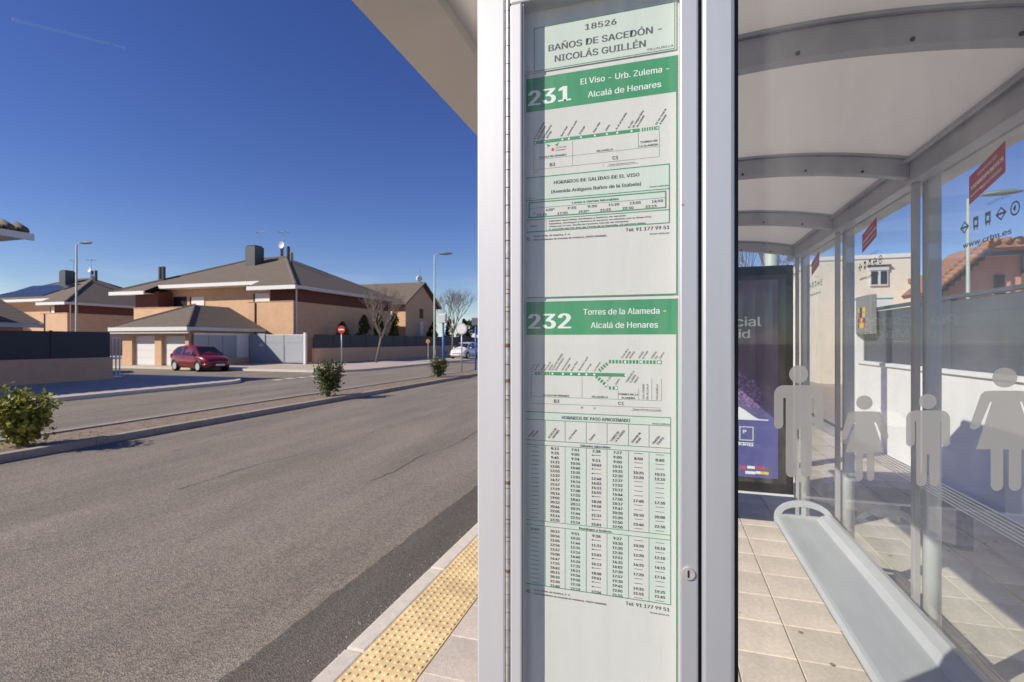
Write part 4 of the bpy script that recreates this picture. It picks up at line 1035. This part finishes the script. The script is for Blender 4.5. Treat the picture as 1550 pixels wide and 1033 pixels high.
def hip_garage(label, x0, x1, y0, y1, apx, apy, zt, doors, name='garage'):
    g = thing(name, label, 'garage', ((x0 + x1) / 2, y0, 0))
    mm = MB(); xs = [x0] + [v for d in doors for v in d] + [x1]
    for a, b in zip(xs[0::2], xs[1::2]): mm.box(a, b, y0, y1, 0, 2.0)
    mm.box(x0, x1, y0, y1, 2.0, 2.45); part('wall', mm, 'brick', g)
    for a, b in doors:
        d = part('garage_door', B(a, b, y0 + .22, y0 + .27, 0, 2.0), 'shutter', g)
        for k in range(4): part('door_panel', B(a + .05, b - .05, y0 + .205, y0 + .2195, .04 + k * .49, .04 + k * .49 + .47), 'shutter', d)
    ex0, ex1, ey0, ez = x0 - .5, x1 + .5, y0 - .5, 2.58
    A = (apx, apy, zt); Bk = (apx, y1 + 1.5, zt)
    m = MB(); fl = [[(ex0, ey0, ez), (ex1, ey0, ez), A], [(ex1, ey0, ez), (ex1, y1 + .6, ez), (apx, y1 + .6, zt), A], [(ex0, y1 + .6, ez), (ex0, ey0, ez), A, (apx, y1 + .6, zt)]]
    for f_ in fl: m.poly(f_); m.poly([(p[0], p[1], p[2] - .12) for p in f_[::-1]])
    rf = part('roof', m, 'rooft', g)
    part('fascia', B(ex0 - .05, ex1 + .05, ey0 - .08, ey0 + .02, ez - .26, ez - .01), 'fascia', rf); part('gutter', B(ex0 - .02, ex1 + .02, ey0 + .021, ey0 + .1, ez - .42, ez - .30), 'fascia', rf)
    part('fascia', B(ex1 - .02, ex1 + .06, ey0 + .021, y1 + .6, ez - .24, ez - .012), 'trim', rf)
    part('hip_cap', MB().tube([(ex1, ey0, ez), A], .1, 6), 'rooft', rf); part('hip_cap', MB().tube([(ex0, ey0, ez), A], .1, 6), 'rooft', rf)
    return g
hip_garage('tan brick double garage with two white doors behind the red car', -36, -30, 25, 30.4, -33, 28, 4.3, [(-35.1, -33.0), (-32.4, -30.3)])
hip_garage('small hip-roofed outbuilding behind the left garden fence', -38, -31.9, 13.0, 17.2, -35, 15.5, 4.0, [(-36, -34)])

fg = thing('louvre_fence', 'light grey louvred side fence between the garage and the gate', 'fence', (-29.8, 27.5, 0))
part('base', B(-29.86, -29.74, 25.2, 29.75, 0, .45), 'brick', fg)
for k in range(3):
    y0 = 25.2 + k * 1.13; part('louvre_panel', B(-29.83, -29.77, y0, y0 + 1.09, .451, 2.05), 'gatelt', fg)
part('meter_door', B(-29.84, -29.76, 28.6, 29.7, .451, 2.05), 'fascia', fg, label='white meter cupboard door'); part('top_rail', B(-29.88, -29.72, 25.2, 29.75, 2.051, 2.2), 'fascia', fg)
vg = thing('vehicle_gate', 'grey steel gate with pedestrian door beside the brick house', 'gate', (-27.5, 29.8, 0))
part('pillar', B(-28.95, -28.3, 29.72, 29.9, 0, 2.2), 'gatelt', vg); part('door', B(-30.1, -28.98, 29.78, 29.84, .05, 2.2), 'gatelt', vg); part('sign_plate', B(-28.85, -28.45, 29.70, 29.719, 1.25, 1.45), 'shutter', vg)
for x in (-28.27, -26.55):
    lf = part('gate_leaf', B(x, x + 1.66, 29.78, 29.82, .08, 2.12), 'gatelt', vg)
    for k in range(2): part('panel', B(x + .08, x + 1.58, 29.765, 29.7795, .16 + k * 1.36, [1.44, 2.06][k]), 'gatelt', lf)
    part('frame', B(x, x + 1.66, 29.76, 29.7795, 2.07, 2.12), 'fascia', lf)
part('pillar', B(-24.87, -24.7, 29.7, 29.9, 0, 2.25), 'fascia', vg)

def panel_fence(name, label, x, y0, y1, zb, zt, step):
    f_ = thing(name, label, 'fence', (x, (y0 + y1) / 2, 0))
    part('wall', B(x - .15, x + .15, y0, y1, 0, zb), 'brick', f_)
    y = y0
    while y < y1 - .1:
        e = min(y + step, y1)
        part('panel', B(x - .03, x + .03, y + .03, e - .03, zb + .003, zt), 'fencefar', f_); part('post', B(x - .05, x + .05, y - .029, y + .029, zb + .002, zt + .03), 'fencefar', f_)
        y += step
    return f_
panel_fence('garden_fence', 'charcoal panel fence on brick base at the left edge', -23.2, -2, 15.6, .95, 2.04, 2.2)
panel_fence('garden_fence', 'charcoal panel fence on brick base right of the grey gate', -24.4, 30.2, 66, 1.12, 2.13, 2.2)
wg = thing('white_gate', 'narrow white barred gate at the end of the left fence', 'gate', (-23.3, 16.2, 0))
for k in range(3): part('bar', B(-23.36, -23.32, 15.75 + k * .16, 15.79 + k * .16, .1, 1.75), 'shutter', wg)
part('rail', B(-23.37, -23.31, 15.72, 16.14, 1.751, 1.82), 'shutter', wg); part('rail', B(-23.37, -23.31, 15.72, 16.14, .85, .93), 'shutter', wg); part('rail', B(-23.37, -23.31, 15.72, 16.14, .05, .0995), 'shutter', wg)

# near left house, only its eave corner shows
h3 = thing('house', 'roof corner of a near house cut by the left edge', 'house', (-30, 8, 0))
part('wall', B(-38, -25.4, -2, 12.7, 0, 5.85), 'brick', h3)
m = MB(); e = [(-39, -3, 6.0), (-24.55, -3, 6.0), (-24.55, 13.5, 6.0), (-39, 13.5, 6.0)]; a0, a1 = (-31.8, 4.2, 9.3), (-31.8, 6.3, 9.3)
for f_ in ([e[0], e[1], a0], [e[1], e[2], a1, a0], [e[2], e[3], a1], [e[3], e[0], a0, a1]): m.poly(f_); m.poly([(p_[0], p_[1], p_[2] - .15) for p_ in f_[::-1]])
rf = part('roof', m, 'rooft', h3)
part('fascia', B(-24.6, -24.48, -3, 13.58, 5.72, 5.985), 'fascia', rf); part('soffit', B(-39, -24.61, -3, 13.5, 5.78, 5.82), 'fascia', rf)
for i in range(28): part('roof_tile', MB().tube([(-24.5, 13.3 - i * .45, 6.05), (-25.1, 13.3 - i * .45, 6.35)], .14, 6), 'rooft', rf, True)

# far gabled house
h4 = thing('house', 'far gabled brick house beside the second street lamp', 'house', (-33, 53, 0))
part('wall', B(-40, -27.5, 49, 56.6, 0, 5.9), 'brick', h4)
part('gable', MB().prism([(49, 5.9), (56.6, 5.9), (52.8, 8.3)], lambda p_, t: (t, p_[0], p_[1]), -40, -27.5), 'brick', h4)
m = MB().prism([(48.3, 5.62), (52.8, 8.35), (57.3, 5.62), (57.3, 5.80), (52.8, 8.55), (48.3, 5.80)], lambda p_, t: (t, p_[0], p_[1]), -41, -27.0)
rf = part('roof', m, 'rooft', h4); part('dish', MB().tube([(-27.8, 52.7, 8.95), (-27.6, 52.5, 8.95)], [.36, .32], 12), 'shutter', h4); part('aerial_mast', MB().tube([(-27.8, 52.8, 8.4), (-27.8, 52.8, 10.2)], .05, 6), 'galv', h4)
part('window', B(-31.4, -29.0, 48.94, 48.998, 3.2, 5.0), 'shutter', h4); part('window', B(-27.498, -27.45, 52.3, 53.1, 4.3, 5.4), 'brickband', h4); part('window', B(-27.498, -27.45, 52.3, 53.1, 2.3, 3.9), 'shutter', h4)

# ------------------------------------------------------------------ signs on the median and pavement
def round_sign(label, loc, zc, r_, fm, bar, face):
    t = thing('road_sign', label, 'road sign', (0, 0, 0)); 
    part('pole', MB().tube([(0, 0, 0), (0, 0, zc + r_ * .8)], .038, 8), 'galv', t, True)
    d = part('disc', MB().tube([(0, -.045, zc), (0, -.06, zc)], r_, 24), fm, t)
    if bar:
        part('bar', B(-r_ * .7, r_ * .7, -.068, -.061, zc - r_ * .16, zc + r_ * .16), 'signwhite', d)
    else: part('rim', MB().tube([(0, -.0605, zc), (0, -.068, zc)], r_ * .8, 24), 'signwhite', d)
    t.location = loc; t.rotation_euler = (0, 0, face); return t
round_sign('red no entry sign on a grey post before the fence', (-21.0, 28.8, 0), 2.42, .27, 'signred', True, R(10))
round_sign('round grey-white sign on the median between two blue posts', (-10.45, 24.6, 0), 2.30, .31, 'signgrey', False, R(8))
for (loc, lab, hh, gx_) in (((-10.45, 22.3, 0), 'blue post with pale box, nearer of two on the median', 2.55, .0), ((-10.4, 26.5, 0), 'blue post with dark box at the median far end', 2.55, .0)):
    t = thing('marker_post', lab, 'post', loc)
    part('post', MB().tube([loc, (loc[0], loc[1], hh)], .055, 8), 'blue', t, True); part('box', B(loc[0] - .2, loc[0] + .16, loc[1] - .12, loc[1] + .12, hh - .02, hh + .42), 'signgrey' if loc[1] < 24 else 'fencedark', t, bevel=.02)
t = thing('road_sign', 'small orange round sign above the far fence', 'road sign', (-20.2, 40, 0))
part('pole', MB().tube([(-20.2, 40, 0), (-20.2, 40, 1.5)], .04, 8), 'galv', t); part('disc', MB().tube([(-20.2, 39.93, 1.62), (-20.2, 39.97, 1.62)], .2, 16), 'orange', t)

# ------------------------------------------------------------------ cars
def make_car(label, paint, name='parked_car'):
    c = thing(name, label, 'car', (0, 0, 0))
    W_ = .83
    # stations: x, half width, sill z, shoulder z, top-of-body z (front is +x)
    st = [(-1.90, .62, .42, .70, .86), (-1.84, .74, .30, .78, .96), (-1.6, .80, .22, .84, 1.00), (-1.1, W_, .20, .86, .98), (-.3, W_, .20, .85, .96), (.5, W_, .20, .84, .95), (1.0, .82, .20, .82, .96), (1.35, .80, .20, .78, .88), (1.68, .74, .22, .70, .78), (1.84, .62, .28, .62, .68), (1.92, .46, .36, .52, .57)]
    rows = []
    for x, hw, s0, s1, s2 in st:
        half = [(0, s0), (hw * .86, s0), (hw * .97, s0 + .08), (hw, (s0 + s1) / 2), (hw * .985, s1), (hw * .90, s2), (hw * .5, s2 + .025), (0, s2 + .035)]
        rows.append([(x, y, z) for y, z in half] + [(x, -y, z) for y, z in half[-2:0:-1]])
    m = MB().grid(rows, True); m.poly(rows[0]); m.poly(rows[-1][::-1])
    body = part('body', m, paint, c, True)
    gs = [(-1.84, .70, .66, 1.0, 1.02), (-1.70, .74, .58, .99, 1.30), (-1.35, .76, .57, .98, 1.46), (-.6, .775, .59, .96, 1.53), (.1, .77, .585, .96, 1.50), (.45, .765, .57, .95, 1.42), (1.12, .74, .70, .94, .97)]
    rows = []
    for x, hb_, ht_, z0, z1 in gs:
        rows.append([(x, hb_, z0), (x, ht_ + .02, z1 - .05), (x, ht_ * .8, z1 - .005), (x, 0, z1 + .015), (x, -ht_ * .8, z1 - .005), (x, -ht_ - .02, z1 - .05), (x, -hb_, z0)])
    part('cabin', MB().grid(rows), paint, c, True)
    def lerp(a, b, t): return a + (b - a) * t
    def side(x, t, s):   # point on the cabin side
        for i in range(len(gs) - 1):
            if gs[i][0] <= x <= gs[i + 1][0]:
                q = (x - gs[i][0]) / (gs[i + 1][0] - gs[i][0]); g_ = [lerp(a, b, q) for a, b in zip(gs[i], gs[i + 1])]
                return (x, s * (lerp(g_[1], g_[2] + .02, t) + .008), lerp(g_[3], g_[4] - .05, t))
    for s in (-1, 1):
        for a, b in ((-1.55, -.75), (-.65, .30)):
            m = MB().quad(side(a + .08, .05, s), side(b, .05, s), side(min(b, .3) - .04, .93, s), side(a + .16, .93, s)); part('side_window', m, 'carglass', c)
        m = MB().poly([side(.38, .05, s), side(.92, .08, s), side(.52, .75, s), side(.38, .9, s)]); part('side_window', m, 'carglass', c)
    m = MB().quad((1.10, -.66, .975), (1.10, .66, .975), (.50, .52, 1.435), (.50, -.52, 1.435)); part('windscreen', m, 'carglass', c)
    m = MB().quad((-1.865, .6, 1.02), (-1.865, -.6, 1.02), (-1.72, -.52, 1.32), (-1.72, .52, 1.32)); part('rear_window', m, 'carglass', c)
    for x in (-1.22, 1.20):
        for s in (-1, 1):
            w_ = part('wheel', MB().tube([(x, s * .64, .30), (x, s * .84, .30)], .30, 20), 'tyre', c, True); part('rim', MB().tube([(x, s * .835, .30), (x, s * .848, .30)], .20, 16), 'rim', w_)
            part('wheel_arch', MB().tube([(x + .37 * math.cos(t), s * .815, .30 + .37 * math.sin(t)) for t in [k * math.pi / 12 for k in range(13)]], .035, 6), 'black', c)
    for s in (-1, 1):
        part('headlight', MB().poly([(1.60, s * .765, .66), (1.83, s * .60, .60), (1.80, s * .44, .70), (1.60, s * .52, .80), (1.50, s * .74, .78)]) if s > 0 else MB().poly([(1.60, s * .765, .66), (1.50, s * .74, .78), (1.60, s * .52, .80), (1.80, s * .44, .70), (1.83, s * .60, .60)]), 'lens', c)
        part('tail_light', B(-1.90, -1.80, s * .70 - .05, s * .70 + .05, .75, 1.0), 'logored', c); part('mirror', B(.62, .76, s * .88 - .07, s * .88 + .07, .95, 1.07), paint, c, bevel=.03)
        part('door_handle', B(-.5, -.32, s * .835 - .012, s * .835 + .012, .80, .83), paint, c)
    part('grille', B(1.86, 1.925, -.40, .40, .44, .53), 'black', c); part('bumper', MB().tube([(1.62, -.78, .40), (1.84, -.58, .40), (1.93, 0, .40), (1.84, .58, .40), (1.62, .78, .40)], .075, 8), paint, c, True)
    part('number_plate', B(1.995, 2.01, -.26, .26, .34, .45), 'signwhite', c)
    return c
c = make_car('red hatchback parked in front of the double garage', 'carred'); c.location = (-26.65, 23.0, -.12); c.rotation_euler = (0, 0, R(-12))
c = make_car('white hatchback parked at the far end of the street', 'carwhite'); c.location = (-17.4, 44.6, RZ); c.rotation_euler = (0, 0, R(-92)); c.location = (-18.4, 44.2, 0)
c = make_car('grey hatchback parked behind the far white one', 'cargrey'); c.location = (-20.4, 50.2, 0); c.rotation_euler = (0, 0, R(-90))

# ------------------------------------------------------------------ plants
def leaf(mb, p, size, rnd):
    a = Vector((rnd.gauss(0, 1), rnd.gauss(0, 1), rnd.gauss(.3, .8))).normalized(); b = a.cross(Vector((rnd.gauss(0, 1), rnd.gauss(0, 1), rnd.gauss(0, 1)))).normalized()
    p = Vector(p); n = len(mb.v); l, w_ = size, size * .42; up = a.cross(b) * size * .1
    mb.v += [tuple(p), tuple(p + a * l * .5 + b * w_ + up), tuple(p + a * l), tuple(p + a * l * .5 - b * w_ + up)]
    mb.f.append((n, n + 1, n + 2, n + 3))
def bush(label, loc, rx, hgt, n, lm, size, seed, group, shape='round', name='shrub', stems=9):
    rnd = random.Random(seed); t = thing(name, label, 'shrub', loc, group)
    bx, by, bz = loc; st = MB(); lv = MB(); tips = []
    for i in range(stems):
        a = rnd.uniform(0, 6.283); r = rx * math.sqrt(rnd.random()) * .85; top = hgt * (rnd.uniform(.65, 1.0) if shape == 'round' else rnd.uniform(.5, 1)) * (1 - .35 * (r / rx) ** 2)
        p0 = Vector((bx + .12 * r * math.cos(a), by + .12 * r * math.sin(a), bz)); p2 = Vector((bx + r * math.cos(a), by + r * math.sin(a), bz + top)); p1 = (p0 + p2) / 2 + Vector((rnd.uniform(-.05, .05), rnd.uniform(-.05, .05), 0)) - Vector((math.cos(a), math.sin(a), 0)) * r * .12
        st.tube([p0, p1, p2], [.018 * hgt, .011 * hgt, .004 * hgt], 5); tips.append((p0, p1, p2))
    for i in range(n):
        p0, p1, p2 = rnd.choice(tips); q = rnd.uniform(.12, 1.0) ** .8
        p = p0.lerp(p1, q * 2) if q < .5 else p1.lerp(p2, q * 2 - 1)
        sp = rx * .24 * (1.1 - .5 * q)
        p = p + Vector((rnd.gauss(0, sp), rnd.gauss(0, sp), rnd.gauss(0, sp * .7)))
        if p.z > bz + .02: leaf(lv, p, size * rnd.uniform(.6, 1.2), rnd)
    part('stem', st, 'bark', t); part('foliage', lv, lm, t); return t
bush('large leafy shrub on the median at the left edge', (-9.85, 5.30, -.03), .48, .98, 2300, 'leaf', .085, 1, 'median shrubs', stems=22)
bush('upright sparse shrub on the median before the no entry sign', (-9.9, 12.9, -.03), .50, 1.36, 2300, 'leaf2', .075, 2, 'median shrubs', stems=14)
bush('small shrub beside the nearer blue post', (-10.2, 21.2, -.03), .5, 1.0, 1300, 'leaf2', .09, 3, 'median shrubs', stems=14)
def conifer(label, loc, r, hgt, n, lm, seed, cat='shrub'):
    rnd = random.Random(seed); t = thing('conifer', label, 'conifer', loc, 'garden greenery behind the far fence'); lv = MB()
    bl = [(rnd.uniform(0, 6.28), rnd.random()) for _ in range(26)]
    for i in range(n):
        a0, q0 = rnd.choice(bl); q = min(1, max(0, q0 + rnd.gauss(0, .06))); rr = r * (1 - q) ** .6 * (.75 + .35 * math.sin(a0 * 3 + q0 * 9))
        a = a0 + rnd.gauss(0, .35); p = Vector(loc) + Vector((rr * math.cos(a) * rnd.uniform(.6, 1), rr * math.sin(a) * rnd.uniform(.6, 1), .2 + q * hgt)); leaf(lv, p, .22, rnd)
    part('trunk', MB().tube([loc, (loc[0], loc[1], loc[2] + hgt * .7)], [.1, .03], 6), 'bark', t); part('crown', lv, lm, t)
for i, (x, y, r, hh, lm, lab) in enumerate(((-25.8, 35.5, 1.0, 2.9, 'leafy', 'low yellow-green conifer right beside the bare tree trunk'), (-25.8, 38.6, 1.1, 3.6, 'leaf2', 'dark green conifer behind the bare tree'), (-25.9, 41.2, 1.0, 3.9, 'leaf2', 'taller dark conifer between the bare tree and gabled house'), (-25.8, 43.8, 1.0, 4.1, 'leafy', 'yellow-green cone-shaped conifer in front of the gabled house'), (-25.6, 52.0, 1.5, 3.6, 'leafpine', 'dark round conifer at the foot of the gabled house'), (-25.4, 56.0, 1.6, 4.0, 'leaf2', 'dark conifer just left of the second street lamp'), (-25.4, 60.5, 1.7, 4.2, 'leafpine', 'dark hedge conifer just right of the second street lamp'))):
    conifer(lab, (x, y, 0), r, hh, 1500, lm, 30 + i)
def bare_tree(label, loc, hgt, spread, seed, lean=(0, 0), trunk=.11):
    rnd = random.Random(seed); t = thing('bare_tree', label, 'tree', loc, 'leafless street trees'); tr = MB(); tw = MB()
    th = hgt * .33; p0 = Vector(loc); p1 = p0 + Vector((lean[0] * .5, lean[1] * .5, th * .5)); p2 = p0 + Vector((lean[0], lean[1], th))
    tr.tube([p0, p1, p2], [trunk, trunk * .85, trunk * .75], 8)
    def grow(p, d, ln, r, k):
        q = p + d * ln * .5 + Vector((rnd.gauss(0, .05), rnd.gauss(0, .05), 0)) * ln; e = q + (d + Vector((0, 0, .12))).normalized() * ln * .5
        tw.tube([p, q, e], [r, r * .8, r * .6], 5 if k < 2 else 3, False)
        if k >= 5: return
        for i in range(3):
            nd = (d + Vector((rnd.gauss(0, .45), rnd.gauss(0, .45), rnd.uniform(-.05, .45)))).normalized()
            grow(p.lerp(e, rnd.uniform(.55, 1.0)), nd, ln * rnd.uniform(.62, .82), r * .58, k + 1)
    for i in range(5):
        a = i * 1.257 + rnd.uniform(-.3, .3); d = Vector((math.cos(a) * spread, math.sin(a) * spread, 1)).normalized(); grow(p2 - Vector((0, 0, rnd.uniform(0, .25))), d, hgt * .25, trunk * .55, 0)
    part('trunk', tr, 'bark', t, True); part('crown', tw, 'bark', t); return t
bare_tree('leafless tree with a leaning trunk on the far pavement by the fence', (-21.4, 33.6, 0), 6.2, .62, 5, (.35, .2))
bare_tree('tall leafless tree just right of the second street lamp', (-20.8, 46.6, 0), 7.6, .5, 6)
bare_tree('leafless tree seen above the advertising panel', (4.2, 27, 0), 8.5, .6, 8)
def pine(label, loc, r, hgt, seed):
    rnd = random.Random(seed); t = thing('pine_tree', label, 'tree', loc, 'pines at the end of the street'); lv = MB(); P_ = Vector(loc)
    cl = [(Vector((rnd.gauss(0, r * .45), rnd.gauss(0, r * .45), hgt * rnd.uniform(.55, .98))), r * rnd.uniform(.25, .42)) for _ in range(16)]
    for i in range(2200):
        c_, rr = rnd.choice(cl); d = Vector((rnd.gauss(0, 1), rnd.gauss(0, 1), rnd.gauss(0, .7))).normalized() * rr * rnd.random() ** .4; leaf(lv, P_ + c_ + d, .5, rnd)
    part('trunk', MB().tube([P_, P_ + Vector((.2, 0, hgt * .75))], [.22, .1], 7), 'bark', t); part('crown', lv, 'leafpine', t)
for i, (x, y, r, hh, lab) in enumerate(((-19.5, 82, 2.6, 5.6, 'dark pine at the end of the street beside the totem'), (-28, 88, 3.2, 5.0, 'broad dark pine beyond the tall leafless tree'), (-15, 104, 3.5, 6.0, 'farthest pine closing the street'), (-36, 96, 4, 5.5, 'dark pine beyond the gabled house'))):
    pine(lab, (x, y, -.1), r, hh, 60 + i)

# ------------------------------------------------------------------ vapour trail high in the sky
vt = MB(); A0 = None
def ray(px, py, d):
    u = (px - 775) / F_PX; v = (516.5 - py) / F_PX; return Vector((d * (-sy + u * cy), d * (cy + u * sy), EYE + d * v))
a, b = ray(20, 30, 4200), ray(187, 72, 5200)
rt = random.Random(9); n_ = 40
vt.tube([a.lerp(b, i / n_) + Vector((rt.gauss(0, 2), 0, rt.gauss(0, 2))) for i in range(n_ + 1)], [(14 + rt.uniform(-3, 3)) * (1 - .45 * i / n_) for i in range(n_ + 1)], 8)
m, t_, b_ = nodes('thin_vapour'); b_.inputs['Base Color'].default_value = (.8, .8, .8, 1); b_.inputs['Roughness'].default_value = 1
trn = t_.nodes.new('ShaderNodeBsdfTransparent'); ms = t_.nodes.new('ShaderNodeMixShader'); ms.inputs[0].default_value = .90
t_.links.new(b_.outputs[0], ms.inputs[1]); t_.links.new(trn.outputs[0], ms.inputs[2]); t_.links.new(ms.outputs[0], t_.nodes['Material Output'].inputs['Surface'])
o = part('vapour_trail', vt, m, None, True); tag(o, 'faint white aircraft vapour trail in the upper left sky', 'vapour trail', None, 'stuff')

# ------------------------------------------------------------------ litter and gum
lt = MB(); rl = random.Random(21)
for i in range(1500):
    y = rl.uniform(2, 26); x = rl.uniform(MX0 + .2, MX1 - .2); p0 = Vector((x, y, -.026)); a = rl.uniform(0, 6.28); l = rl.uniform(.015, .05)
    d = Vector((math.cos(a), math.sin(a), rl.uniform(0, .3))) * l; q = Vector((-math.sin(a), math.cos(a), 0)) * l * .35
    lt.quad(p0 - d * .5, p0 + q, p0 + d, p0 - q)
o = part('leaf_litter', lt, leaf_mat('dry_leaf', (.10, .065, .03), (.26, .19, .09)), med); o['kind'] = 'stuff'
gm = MB()
for i in range(60):
    x = rl.uniform(-1.1, 2.6); y = rl.uniform(1.2, 7.5); r = rl.uniform(.006, .016)
    gm.poly([(x + r * rl.uniform(.75, 1.1) * math.cos(q * .698), y + r * rl.uniform(.75, 1.1) * math.sin(q * .698), .0022) for q in range(9)])
o = part('gum_spot', gm, mat('old_gum', (.22, .19, .16), .9), pave); o['kind'] = 'stuff'
gr = MB()
for i in range(900):
    x = rl.gauss(-1.70, .10); y = rl.uniform(1.4, 9)
    if x > -1.665: x = -1.67 - rl.random() * .1
    r = rl.uniform(.002, .006); z = RZ + .009
    gr.v += [(x - r, y - r, z), (x + r, y - r, z), (x, y + r, z), (x, y, z + r * 1.4)]; n = len(gr.v) - 4; gr.f += [(n, n + 1, n + 3), (n + 1, n + 2, n + 3), (n + 2, n, n + 3)]
o = part('gutter_grit', gr, leaf_mat('grit', (.12, .10, .085), (.36, .32, .27))); tag(o, 'loose grit lying in the gutter along the kerb', 'grit', None, 'stuff')
